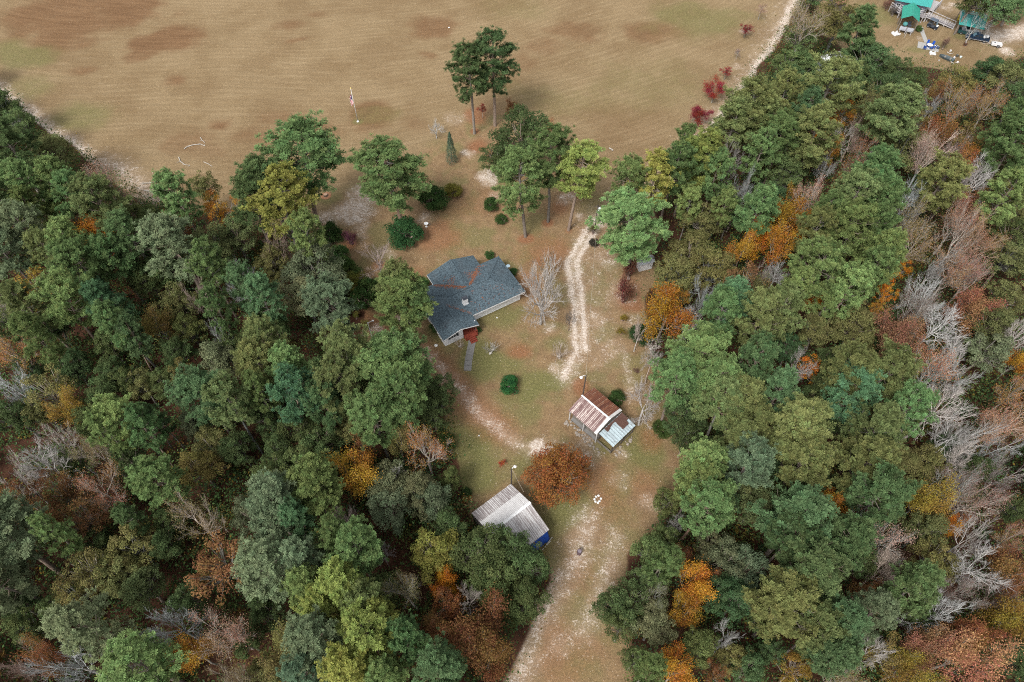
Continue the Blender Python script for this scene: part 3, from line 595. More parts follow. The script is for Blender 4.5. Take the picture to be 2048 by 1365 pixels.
def pine_proto(seed, H=18.0, R=3.4, base=.48, nb=34, tall=False, sparse=1.0, shape=0):
    """trunk with whorled limbs; needles in bottle-brush tufts at the shoot ends"""
    r = np.random.default_rng(seed); zs = np.linspace(0, H * .97, 11)
    lean = np.cumsum(r.normal(0, .10, (11, 2)), 0) * np.linspace(0, 1, 11)[:, None]
    tp = np.column_stack([lean, zs]); tr = .24 * (1 - zs / (H * 1.03)) ** .7 + .03
    segs = [(tp[i], tp[i + 1], tr[i], tr[i + 1]) for i in range(10)]
    wood = []; C = []; D = []; A = []
    ga = r.uniform(0, 6.28)
    for i in range(nb):
        f = (i + r.uniform(-.4, .4)) / (nb - 1); f = min(max(f, 0), 1)
        z = H * (base + (.97 - base) * f ** .92); prof = (1 - f) ** .62 * (.5 + .5 * min(1, f / .28)) if shape == 0 else ((1 - f ** 2.6) ** .7 * (.42 + .58 * min(1, f / .45)))
        L = R * (prof * r.uniform(.75, 1.18) + .16); ga += 2.4 + r.normal(0, .35)
        el = math.radians(-6 + 52 * f + r.normal(0, 9)); dr = np.array([math.cos(ga) * math.cos(el), math.sin(ga) * math.cos(el), math.sin(el)])
        o = np.array([np.interp(z, zs, tp[:, 0]), np.interp(z, zs, tp[:, 1]), z])
        pts = [o]; d = dr.copy()
        for k in range(4):
            d = unit(d + r.normal(0, .10, 3) + np.array([0, 0, .10 if k > 0 else -.03])); pts.append(pts[-1] + d * L / 4)
        r0 = .035 + .014 * L
        for k in range(4): wood.append((pts[k], pts[k + 1], r0 * (1 - k * .22), r0 * (1 - (k + 1) * .22)))
        side = unit(np.cross(dr, [0, 0, 1.]))
        ns = int((3 + L * 2.1) * sparse)
        for j in range(ns):
            s = r.uniform(.30, 1.0) if j else 1.0; idx = min(int(s * 4), 3); q = pts[idx] + (pts[idx + 1] - pts[idx]) * (s * 4 - idx)
            sd = unit(dr * .7 + side * r.choice([-1, 1]) * r.uniform(.3, 1.0) + np.array([0, 0, r.uniform(.1, .7)])); sl_ = L * .30 * r.uniform(.5, 1.1) * (1.15 - .35 * s) + .15
            e = q + sd * sl_; wood.append((q, e, .022, .012))
            nt = 2 + int(r.random() * 2.4)
            for _ in range(nt):
                C.append(e + r.normal(0, .33, 3) * np.array([1, 1, .6])); D.append(unit(sd * .6 + np.array([0, 0, .75]) + r.normal(0, .25, 3))); A.append(r.random())
            C.append(q + sd * sl_ * .6 + r.normal(0, .1, 3)); D.append(unit(sd + np.array([0, 0, .4]))); A.append(r.random() * .6)
    wood += [(tp[i], tp[i + 1], tr[i] * .6, tr[i + 1] * .6) for i in range(3, 10)]
    C = np.array(C); D = np.array(D); A = np.array(A)
    v, f, m, n = needle_tufts(r, C, D, r.uniform(.32, .43, len(C)), 24, .06)
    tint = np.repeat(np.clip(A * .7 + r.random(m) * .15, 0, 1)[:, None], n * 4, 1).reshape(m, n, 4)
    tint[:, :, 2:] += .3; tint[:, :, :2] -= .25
    hue = np.repeat(np.clip(.5 + r.normal(0, .16, m), 0, 1), n * 4)
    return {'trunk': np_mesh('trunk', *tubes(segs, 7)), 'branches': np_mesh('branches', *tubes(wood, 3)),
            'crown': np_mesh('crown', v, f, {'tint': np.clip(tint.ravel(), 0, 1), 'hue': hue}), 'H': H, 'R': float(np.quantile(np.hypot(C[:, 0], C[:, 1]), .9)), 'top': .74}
def lobed_proto(seed, H=12.0, R=4.0, nl=34, per=300, leaf=.27, low=.30, flat=1.0, lr=(.26, .42), squat=False, wav=1.0):
    """dense broadleaf crown: many leafy boughs, each a clump of separate leaves"""
    r = np.random.default_rng(seed); cz = H * (.60 if not squat else .42); hz = H * (.40 if not squat else .56)
    segs = []; zt = cz - hz * .55; zt = max(zt, H * .12)
    tp = np.array([[0, 0, 0], [r.normal(0, .1), r.normal(0, .1), zt * .5], [r.normal(0, .2), r.normal(0, .2), zt], [0, 0, cz]])
    for i in range(3): segs.append((tp[i], tp[i + 1], .30 - .06 * i, .24 - .06 * i))
    wood = []; cs = []; rs = []
    k = 0
    while len(cs) < nl:
        p = unit(r.normal(size=3)); 
        if p[2] < -.45: continue
        rad_ = r.uniform(.55, .86) if r.random() < .85 else r.uniform(.1, .5)
        irr = 1 + wav * .22 * math.sin(3 * math.atan2(p[1], p[0]) + seed) + wav * .12 * math.sin(5 * math.atan2(p[1], p[0]) + 2 * seed)
        c = np.array([p[0] * R * rad_ * irr, p[1] * R * rad_ * irr, cz + p[2] * hz * rad_ * flat]); cs.append(c); rs.append(R * r.uniform(*lr))
        w = tp[2] + (np.array([0, 0, cz]) - tp[2]) * r.uniform(0, .6); mid = (w + c) / 2 + np.array([0, 0, -.2]) + r.normal(0, .2, 3)
        wood += [(w, mid, .09, .06), (mid, c, .06, .025)]
    wood.append((tp[1], np.array([0, 0, cz + .3]), .10, .07))
    P_, N_, T_, Hh, S_ = [], [], [], [], []
    for c, lrad in zip(cs, rs):
        n = int(per * (lrad / (R * .34)) ** 2); q = unit(r.normal(size=(n, 3))); q[:, 2] = np.where(q[:, 2] < -.3, -q[:, 2] * .6, q[:, 2])
        rr = lrad * (r.uniform(.35, 1.0, n) ** .45)[:, None]; bumps = 1 + .22 * np.sin(q[:, :1] * 7 + seed) * np.cos(q[:, 1:2] * 6)
        P_.append(c + q * rr * bumps * np.array([1, 1, .72])); N_.append(unit(q * .8 + np.array([0, 0, .5]) + r.normal(0, .55, (n, 3))))
        lt = r.random(); T_.append(np.clip(lt * .45 + r.random(n) * .55, 0, 1)); Hh.append(np.clip(.5 + (r.random() - .5) * .5 + r.normal(0, .14, n), 0, 1)); S_.append(leaf * r.uniform(.7, 1.25, n))
    P_ = np.concatenate(P_); v, f = leaf_quads(r, P_, np.concatenate(N_), np.concatenate(S_))
    return {'trunk': np_mesh('trunk', *tubes(segs, 7)), 'branches': np_mesh('branches', *tubes(wood, 3)),
            'crown': np_mesh('crown', v, f, {'tint': np.repeat(np.concatenate(T_), 4), 'hue': np.repeat(np.concatenate(Hh), 4)}), 'H': H, 'R': float(np.quantile(np.hypot(P_[:, 0], P_[:, 1]), .93)), 'top': .60 if not squat else .45}
def skeleton(seed, H, R, nmain=6, levels=4, tf=.30, up=.5, kink=.16, leader=True, fine=False, el=(28, 62)):
    r = np.random.default_rng(seed); segs = []; ends = []; el_ = el
    def grow(p, d, L, rad, lv):
        n = 4 if lv <= 1 else 3; pts = [p]; ds = []
        for k in range(n):
            d = unit(d + r.normal(0, kink, 3) + np.array([0, 0, up * .16])); pts.append(pts[-1] + d * L / n); ds.append(d)
        for k in range(n): segs.append((pts[k], pts[k + 1], rad * (1 - k / n * .6), rad * (1 - (k + 1) / n * .6), lv))
        if lv >= levels:
            ends.append((pts[-1], ds[-1])); ends.append((pts[-2], ds[-2])); return
        nc = (4 if lv < levels - 1 else 6) + (1 if fine else 0)
        for j in range(nc):
            s = r.uniform(.35, 1.0) if j else 1.0; idx = min(int(s * n), n - 1); q = pts[idx] + (pts[idx + 1] - pts[idx]) * (s * n - idx)
            ax = unit(np.cross(ds[idx], r.normal(size=3))); an = math.radians(r.uniform(22, 52)) if j else math.radians(12)
            nd = unit(ds[idx] * math.cos(an) + ax * math.sin(an)); grow(q, nd, L * r.uniform(.5, .72), max(rad * .5, .014), lv + 1)
    th = H * tf; tp = [np.zeros(3)]
    for k in range(3): tp.append(tp[-1] + np.array([r.normal(0, .12), r.normal(0, .12), th / 3]))
    for k in range(3): segs.append((tp[k], tp[k + 1], .22 - .025 * k, .195 - .025 * k, 0))
    segs.append((tp[1], tp[3], .12, .12, 1))
    if leader: segs.append((tp[3], tp[3] + np.array([0, 0, (H - th) * .35]), .1, .06, 1)); grow(tp[-1], np.array([0, 0, 1.]), (H - th) * .5, .12, 1)
    a0 = r.uniform(0, 6.28)
    for i in range(nmain):
        a = a0 + i * 6.28 / nmain + r.normal(0, .25); el = math.radians(r.uniform(*el_))
        o = tp[2] + (tp[3] - tp[2]) * r.uniform(.2, 1) if not leader or i % 2 == 0 else tp[3] + np.array([0, 0, r.uniform(0, (H - th) * .3)])
        grow(o, np.array([math.cos(a) * math.cos(el), math.sin(a) * math.cos(el), math.sin(el)]), max(R, (H - th) * .6) * r.uniform(.5, .68), .10, 1)
    e = np.array([x[0] for x in ends]); rr = np.quantile(np.hypot(e[:, 0], e[:, 1]), .93); zz = np.quantile(e[:, 2], .97)
    sx = R / rr; sz = (H - th) / (zz - th) if zz > th else 1
    def S(p): return np.array([p[0] * sx, p[1] * sx, p[2] if p[2] < th else th + (p[2] - th) * sz])
    segs = [(S(a), S(b), c, d, lv) for a, b, c, d, lv in segs]; ends = [(S(p), d) for p, d in ends]
    return segs, ends, r
def twig_proto(seed, H=12.0, R=3.6, leaves=0, leaf=.2, spread=.38, keep=1.0, topbias=0.0, twig=1.0, **kw):
    """branching tree; leaves=0 gives a bare one, more gives a thin or a full autumn crown"""
    segs, ends, r = skeleton(seed, H, R, **kw)
    tr = [s[:4] for s in segs if s[4] == 0]; wd = [(s[0], s[1], s[2] * twig, s[3] * twig) for s in segs if s[4] >= 1]
    out = {'trunk': np_mesh('trunk', *tubes(tr, 6)), 'branches': np_mesh('branches', *tubes(wd, 3)), 'H': H, 'R': R, 'top': .66}
    if leaves:
        e = np.array([x[0] for x in ends]); zr = (e[:, 2] - e[:, 2].min()) / (np.ptp(e[:, 2]) + 1e-6)
        k = r.random(len(e)) < keep * ((1 - topbias) + topbias * zr * 1.4); e = e[k]
        grp = r.random(len(e)); sect = .5 + .5 * np.sin(np.arctan2(e[:, 1], e[:, 0]) * 2 + seed)
        P_ = np.repeat(e, leaves, 0) + r.normal(0, spread, (len(e) * leaves, 3)) * np.array([1, 1, .75]); n = len(P_)
        v, f = leaf_quads(r, P_, unit(np.array([0, 0, .8]) + r.normal(0, .7, (n, 3))), leaf * r.uniform(.7, 1.3, n), .6)
        ti = np.clip(np.repeat(grp, leaves) * .4 + r.random(n) * .6, 0, 1); hu = np.clip(np.repeat(.25 + sect * .5, leaves) + r.normal(0, .18, n), 0, 1)
        out['crown'] = np_mesh('crown', v, f, {'tint': np.repeat(ti, 4), 'hue': np.repeat(hu, 4)})
    return out

PROTO = {
 'P': [pine_proto(11 + i, 18, 3.4, .46 + .03 * (i % 3), 34 + 3 * (i % 3), shape=i % 2) for i in range(8)],
 'L': [pine_proto(61 + i, 20, 3.2, .38 + .05 * i, 40, sparse=1.0, shape=1) for i in range(4)],
 'O': [lobed_proto(21 + i, 12, 4.0, 64 + 6 * i, 330, lr=(.13, .27)) for i in range(6)],
 'R': [twig_proto(31 + i, 12, 3.6, 26, .22, .48, leader=i % 2 == 0, nmain=6 + i % 3, levels=3, tf=.42, el=(16, 58)) for i in range(4)] + [lobed_proto(36 + i, 12, 3.8, 60, 190, .25, lr=(.14, .25)) for i in range(3)],
 'T': [twig_proto(41 + i, 13, 3.6, 4, .13, .34, .95, .5, leader=i % 2 == 0, nmain=7 + i % 2, up=.5, levels=4, twig=1.05, tf=.48, el=(16, 55)) for i in range(4)],
 'B': [twig_proto(51 + i, 13, 3.6, 0, leader=i % 2 == 0, nmain=6 + i % 3, up=.35 + .2 * (i % 2), kink=.16 + .03 * (i % 3), levels=4, twig=1.0, fine=True, tf=.48, el=(14, 55)) for i in range(5)] + [twig_proto(58, 9, 4.4, 0, leader=True, nmain=14, up=.15, tf=.30, kink=.09, levels=4, twig=1.3, el=(6, 50)), twig_proto(59, 10, 4.0, 0, leader=False, nmain=5, levels=3, twig=.75)],
 'S': [lobed_proto(71 + i, 2.0, 1.4, 64, 230, .11, squat=True, lr=(.22, .30), wav=.12) for i in range(4)],
 'M': [lobed_proto(81, 8, 4.2, 130, 420, .19, lr=(.15, .22), squat=True, wav=.3)],
 'W': [twig_proto(86 + i, 2.2, 1.3, 0, leader=False, nmain=9, levels=3, tf=.06, up=.6, twig=.42) for i in range(2)],
 'X': [twig_proto(91 + i, 2.6, 1.2, 5, .10, .12, leader=False, nmain=8, levels=3, tf=.12, up=.6, twig=.35) for i in range(2)],
}
for k_, lst in PROTO.items():
    for p_ in lst:
        p_['trunk'].materials.append(M_BARK); p_['branches'].materials.append(M_BARK)
        if 'crown' in p_: p_['crown'].materials.append(M_NEEDLE if k_ in 'PL' else M_LEAF)

LOOK = {  # foliage colours by look
 'P': {'g': (.082, .122, .046), 'd': (.060, .092, .038), 'y': (.145, .168, .048), 'b': (.098, .126, .070), 'l': (.108, .156, .058), 't': (.070, .118, .055), 'o': (.098, .118, .046)},
 'O': {'g': (.080, .106, .041), 'd': (.060, .084, .034), 'o': (.104, .106, .042), 'b': (.100, .118, .066), 'y': (.155, .150, .040)},
 'R': {'y': (.165, .120, .028), 'k': (.255, .130, .024), 'r': (.165, .072, .030), 'n': (.135, .070, .030), 'x': (.36, .135, .017), 'p': (.215, .118, .070), 'o': (.125, .108, .040), 'c': (.190, .036, .026)},
 'T': {'n': (.230, .115, .060), 'p': (.235, .130, .082), 'o': (.160, .125, .058), 'k': (.230, .125, .045), 'w': (.24, .16, .12), 'm': (.160, .097, .077)},
 'B': {'w': None, 'g': None, 'm': None, 'k': None}}
WOODC = {'P': (.150, .125, .105), 'O': (.15, .135, .115), 'R': (.20, .175, .145), 'T': (.26, .23, .20),
         'Bw': (.31, .298, .285), 'Bg': (.27, .252, .235), 'Bm': (.215, .180, .165), 'Bk': (.09, .073, .064)}
WORD = {'P': {'g': 'mid green', 'd': 'dark green', 'y': 'yellow-green', 'b': 'grey-green', 'l': 'bright green', 't': 'blue-green', 'o': 'olive green'},
        'O': {'g': 'green', 'd': 'dark green', 'o': 'olive', 'b': 'grey-green', 'y': 'yellow-green'},
        'R': {'y': 'yellowish', 'k': 'golden orange', 'r': 'rust red', 'n': 'brown', 'x': 'vivid orange', 'p': 'pinkish orange', 'o': 'olive yellow', 'c': 'crimson'},
        'T': {'n': 'brown', 'p': 'pinkish', 'o': 'tan', 'k': 'orange tan', 'w': 'pale', 'm': 'mauve brown'},
        'B': {'w': 'white', 'g': 'grey', 'm': 'mauve grey', 'k': 'dark'}}
KIND = {'P': ('pine_tree', 'pine', 'pine tree', 'pines in the woods'), 'O': ('broadleaf_tree', 'broadleaf tree', 'leafy tree', 'green leafy trees in the woods'),
        'R': ('autumn_tree', 'autumn tree', 'autumn tree', 'autumn trees in the woods'), 'T': ('thin_leaved_tree', 'half bare tree', 'thin tree', 'half bare trees in the woods'),
        'B': ('bare_tree', 'leafless tree', 'bare tree', 'leafless trees in the woods')}
H0 = {'P': (14.5, .9, .62), 'O': (7.2, 1.15, .58), 'R': (9.0, 1.1, .70), 'T': (10.0, 1.0, .76), 'B': (9.6, 1.0, .76)}
rT = np.random.default_rng(9)
def jitter_col(c, a=.16):
    k = rT.uniform(1 - a * 1.5, 1 + a * 1.4); w_ = rT.normal(0, a * .55); return (c[0] * k * (1 + w_), c[1] * k, c[2] * k * (1 - w_ * .5), 1.0)
def put_tree(key, look, loc, R, H, label, name, cat, group, wood=None, tilt=0.0, rotz=None, proto=None):
    lst = PROTO[key]; p = lst[proto if proto is not None else int(rT.integers(min(len(lst), 5) if key == 'B' else len(lst)))]
    o = thing(name, label, cat, loc, rT.uniform(0, 6.28) if rotz is None else rotz, group)
    sx = R / p['R']; o.scale = (sx * rT.uniform(.93, 1.07), sx * rT.uniform(.93, 1.07), H / p['H'])
    if tilt: o.rotation_euler = (tilt * rT.normal(), tilt * rT.normal(), o.rotation_euler[2])
    wc = wood
    for part in ('trunk', 'branches', 'crown'):
        if part in p:
            c = mesh_obj(part, p[part], None, o); c.color = jitter_col(look if part == 'crown' else wc, .14)
    return o
# ------------------------------------------------------------ the woods, tree by tree: photo column, row, crown radius, kind + look
WOODS = """
7 213 34 Od;42 256 38 Od;20 312 44 Pd;110 308 44 Oo;200 353 52 Tp;28 395 32 Tk;70 395 44 Pg;82 432 30 Pg;130 377 38 Pg;157 417 34 Pg;213 425 44 Po;250 433 38 Og;367 413 33 Pl;410 378 30 Oo;437 413 38 Rk;502 405 45 Pd;545 382 44 Pd;
310 445 30 Od;345 455 30 Rn;12 350 40 Od;5 425 40 Pd;180 450 30 Rk;
57 475 40 Pb;18 515 40 Pb;33 450 24 To;203 468 34 Rk;165 512 44 Pg;190 548 40 Pg;228 520 34 Pg;283 492 45 Pd;107 520 30 Po;360 505 54 Pb;336 540 40 Og;427 498 50 Oo;475 475 44 Oo;73 572 42 Ry;13 608 30 To;70 622 38 Po;140 625 42 Pl;207 595 25 Pt;233 622 34 Pt;253 660 30 Pg;258 692 26 Pt;33 702 38 Tk;83 688 34 Pg;
353 612 40 Oo;393 582 32 Bm;427 552 30 Pg;480 560 30 Bw;503 592 27 Pt;447 635 26 Pg;432 675 26 Bg;362 745 28 Ro;283 772 30 Oo;443 732 46 Ob;413 802 42 Pt;97 775 44 Ro;140 828 28 Ry;20 768 38 Bw;27 832 40 Od;80 822 30 Oo;260 848 36 Pl;290 878 28 Pg;223 878 28 Pg;327 848 20 Pd;303 852 22 Bm;393 848 32 Ob;420 892 38 Oo;120 888 36 Bw;187 897 30 To;313 648 30 Ro;350 708 32 Od;227 755 34 Od;205 805 38 Od;180 848 34 Od;473 832 38 Po;
327 960 40 Pl;400 937 44 Oo;88 925 42 Bw;20 958 38 Bg;110 975 46 Rn;207 972 50 Tn;33 992 44 Rn;150 1033 48 Rn;84 1052 40 Rn;26 1095 70 Pb;18 1166 48 Pb;130 1090 28 Pl;383 1033 44 To;267 1097 54 Oo;170 1140 48 Ro;233 1143 44 Oo;285 1180 44 Oo;440 1123 62 Rn;133 1190 40 Ro;203 1247 52 Pb;338 1243 50 Bw;446 1258 50 Tp;382 1302 42 Rk;300 1337 60 Pl;142 1325 52 Bw;92 1318 32 Rn;42 1330 40 Bm;280 1053 22 Pd;60 1255 36 Od;493 1283 34 Od;500 1037 42 Ob;230 1325 30 Bg;473 1353 34 To;340 1040 26 Od;
552 490 34 Bm;567 428 54 Py;552 535 40 Oo;622 495 30 Pg;630 545 64 Ob;612 600 54 Ob;672 632 48 Pb;532 617 34 Pt;542 655 38 Og;552 688 32 Po;589 748 40 Pl;532 740 40 Po;602 806 42 Pt;652 762 26 Pd;699 722 48 Po;797 735 58 Pg;752 777 58 Pg;695 790 48 Po;812 780 48 Pg;878 782 36 Od;866 824 38 Od;752 842 46 Pg;702 846 40 Oo;799 820 44 Pg;849 888 42 Tk;792 875 30 Ro;803 575 34 Po;595 858 46 Od;652 822 32 Pd;532 838 38 Od;532 802 28 Pg;645 888 42 Od;719 888 26 Rn;
715 943 44 Rk;766 976 50 Ob;832 984 46 Ob;866 1006 36 Ob;779 1022 46 Ob;795 940 22 Bw;542 1020 54 Pb;629 1007 52 Pg;609 1075 28 Pt;682 1077 38 Pg;712 1105 46 Pg;615 1123 44 Pb;542 1138 52 Pb;683 1168 54 Py;652 1212 36 Py;609 1180 40 Pg;742 1212 38 Po;772 1235 28 Py;765 1183 34 Og;872 1115 56 Oy;962 1110 62 Od;988 1152 54 Og;1012 1098 44 Od;1058 1132 44 Og;1048 1200 44 Od;815 1175 38 To;896 1166 25 Rx;888 1203 32 Rr;935 1197 26 Bg;645 1288 50 Pb;752 1292 58 Py;572 1303 44 Ro;860 1260 28 Rn;966 1262 58 Rn;905 1267 38 Rn;972 1312 44 Rn;905 1312 38 Og;822 1283 32 Pg;868 1337 50 Pt;692 1350 42 Py;779 1353 36 Pg;622 1350 36 Pb;529 1345 36 Oo;998 1200 38 Od;545 950 44 Od;599 930 44 Od;662 943 38 Og;692 1027 26 Bm;902 1050 32 Od;762 1100 25 Bm;532 1227 40 Od;560 900 36 Od;900 960 24 Og;
1380 510 56 Oo;1352 552 48 Oo;1418 545 48 Oo;1332 625 46 Rk;1361 588 24 Rk;1374 645 34 Bw;1412 588 28 Bg;1454 608 44 Pt;1432 645 36 Pg;1400 735 54 Pl;1350 772 42 Pl;1422 778 44 Pl;1501 748 36 Pd;1484 808 48 Po;1440 828 42 Po;1497 872 42 Po;1371 842 42 Od;1374 876 34 Od;1487 500 26 Rk;1497 567 44 Rn;1517 602 30 Ro;1517 472 28 Rx;1523 545 24 Bm;1517 655 40 Po;1281 652 20 Bg;1307 714 24 Bg;
1494 240 48 Po;1520 255 42 Po;1461 262 40 Po;1411 342 44 Py;1374 338 34 Py;1342 355 34 Pg;1312 380 38 Py;1362 298 20 Pg;1411 302 20 Og;1424 377 28 Pl;1437 420 24 Pl;1377 422 22 Pl;1258 388 30 Pg;1400 442 46 Oo;1461 320 30 Bg;1484 378 34 Bg;1514 322 32 Pg;1524 400 32 Od;1504 440 36 Pg;1460 430 28 Od;
1613 42 36 To;1676 45 46 Oo;1715 72 32 Pd;1600 80 32 Og;1716 100 32 Od;1738 128 46 Od;1780 150 40 Od;1815 164 36 Od;1769 188 40 Od;1582 133 40 Og;1602 142 38 Og;1648 187 46 Po;1592 173 40 Od;1574 210 32 Po;1597 234 26 Pt;1684 225 30 Rk;1733 213 28 Ro;1639 248 18 Rx;1776 240 50 Po;1856 190 24 Rn;1897 172 40 Oo;1869 208 24 Bg;1929 197 36 Tk;1989 197 34 Tk;1985 150 36 Od;2016 162 40 Oo;2029 205 40 Od;1873 257 30 Rr;1843 238 26 Ro;1936 267 28 Ro;1913 293 22 Bm;1946 302 18 Rk;2013 265 34 Pg;2019 310 44 Pg;1629 288 46 Po;1683 265 22 Bg;1709 267 24 Tm;1716 310 32 Tn;1669 297 16 Rk;1653 328 22 Bg;1803 300 54 Oo;1865 302 40 Tw;1913 333 28 Rr;1918 357 34 Bm;1963 348 34 Bw;1749 363 44 Pg;1723 392 38 Pg;1686 367 22 Rn;1616 388 28 Tw;1579 432 34 Rk;1588 403 18 Rk;1869 378 38 Po;1819 397 32 Bw;1989 403 38 Pl;1922 433 40 Tp;1929 403 22 Rr;1756 440 32 Pg;1643 440 32 Pg;1826 437 40 To;1556 300 34 Pg;1546 407 30 Od;1696 415 40 Po;2029 427 34 Oo;2009 343 32 Oo;1569 353 40 Od;1590 330 30 Od;2003 12 44 Og;2040 -10 40 Od;1945 5 36 Od;1622 -10 30 Od;1714 150 30 Og;1700 165 30 Og;
1563 488 32 Rk;1553 545 24 Bw;1623 475 32 Po;1703 482 42 Pg;1743 475 30 Pg;1756 522 38 Pl;1626 545 44 Pl;1576 598 30 Pl;1683 596 32 Pl;1639 622 20 Pl;1634 598 18 Rx;1799 533 22 Rx;1777 578 20 Rx;1755 612 18 Rk;1736 555 30 Pg;1556 648 38 Po;1636 668 36 Oo;1709 655 50 Oo;1829 488 40 To;1923 472 44 Tp;1955 478 34 Tn;1956 542 50 Tm;1909 542 36 Tn;1876 528 34 Bg;1856 597 42 Bw;1940 615 36 Rp;1833 615 32 Tm;1873 645 46 Bw;1796 668 40 Rp;1829 697 36 Rp;2013 522 46 Oo;2030 475 36 Od;2016 597 40 Oo;1983 652 44 Oo;1969 702 44 Ob;2036 668 28 Bw;2033 720 24 Rk;2033 775 36 Tk;1876 738 64 Tn;1918 712 36 Bw;1903 757 36 Bg;1603 730 32 Bg;1616 733 24 Rx;1683 748 48 Po;1756 750 44 Po;1696 795 46 Pt;1556 800 38 Pt;1789 722 30 Od;1613 868 56 Po;1796 828 38 Pl;1753 868 46 Po;1676 845 34 Od;1876 807 50 Bw;1913 848 54 Bw;1996 848 44 Tp;1996 882 38 Bw;1936 884 34 Bg;1580 700 30 Od;1650 720 26 Od;2040 840 30 Tn;
1596 930 44 Po;1713 930 54 Po;1789 932 44 Oo;1846 938 42 Oo;1619 970 38 Od;1913 960 40 Tm;1963 987 46 Tm;2016 940 36 Bm;1925 922 30 Bw;1749 990 46 Pd;1669 1013 30 Rk;1853 990 36 Ry;2016 1020 26 Od;1906 1047 20 Rx;1590 1050 60 Pt;1652 1085 48 Pd;1572 1088 40 Pd;1769 1070 54 Tw;1709 1057 28 Bw;1849 1063 40 Oo;1863 1123 46 Oo;1953 1070 40 Bg;1956 1130 56 Bw;1776 1137 36 Tw;1719 1127 36 Od;1596 1163 58 Po;1723 1180 24 Rn;1759 1190 30 Oo;1819 1187 42 Pd;1930 1180 40 Tm;1566 1227 58 Po;1736 1240 40 Pb;1673 1253 48 Pt;1619 1277 42 Po;1646 1300 40 Pt;1886 1233 46 Bw;1953 1263 38 Rr;1859 1297 38 Rp;1936 1313 54 Rp;1743 1297 36 Bg;1786 1310 42 Ro;1819 1340 36 Ry;1686 1350 40 To;1603 1343 36 Ry;2019 1243 42 Ry;2019 1143 46 Rn;2016 1193 38 Bm;2019 1312 40 Od;2029 1070 30 Tn;1540 1300 34 Od;
1407 953 44 Pl;1384 978 36 Pl;1394 1027 40 Pl;1432 1028 30 Pl;1334 1007 28 Og;1324 1077 30 Og;1297 1107 46 Og;1302 1138 30 Pg;1257 1197 48 Od;1226 1217 36 Od;1304 1257 46 Ob;1317 1183 26 To;1377 1157 36 Rk;1377 1217 32 Rk;1364 1120 22 Rn;1414 1150 20 Rn;1450 1120 48 Ob;1490 1142 46 Ob;1417 1108 32 Ob;1474 1203 44 Od;1431 1193 38 Od;1397 1293 36 Og;1461 1280 28 Bw;1357 1340 42 Rk;1297 1340 30 Pg;1464 1317 34 Oo;1500 1343 38 Od;1437 1347 26 Rn;1241 1262 32 Od;1268 1322 30 Og;1491 963 44 Oo;1511 1012 40 Oo;1484 930 40 Pb;1528 1232 38 Od;110 650 34 Od;300 560 36 Od;215 690 32 Od;330 770 34 Od;150 740 34 Od;380 660 34 Od;20 650 30 Od;250 770 30 Og;60 740 30 Od;470 690 34 Od;500 720 36 Od;560 800 30 Od;480 900 36 Od;120 1220 36 Od;30 1210 34 Od;200 1090 34 Od;330 1090 34 Od;380 1200 36 Od;520 1180 34 Od;260 920 34 Od;150 930 30 Od;1640 780 34 Od;1560 890 34 Od;1540 1000 34 Od;1680 980 34 Od;1840 1220 34 Od;1700 1110 30 Od;1880 900 30 Od;1950 940 28 Od;1341 1050 18 Bg;1440 1000 32 Od;1420 900 34 Od;1460 890 34 Po;1530 930 34 Od;1280 1160 30 Od
"""
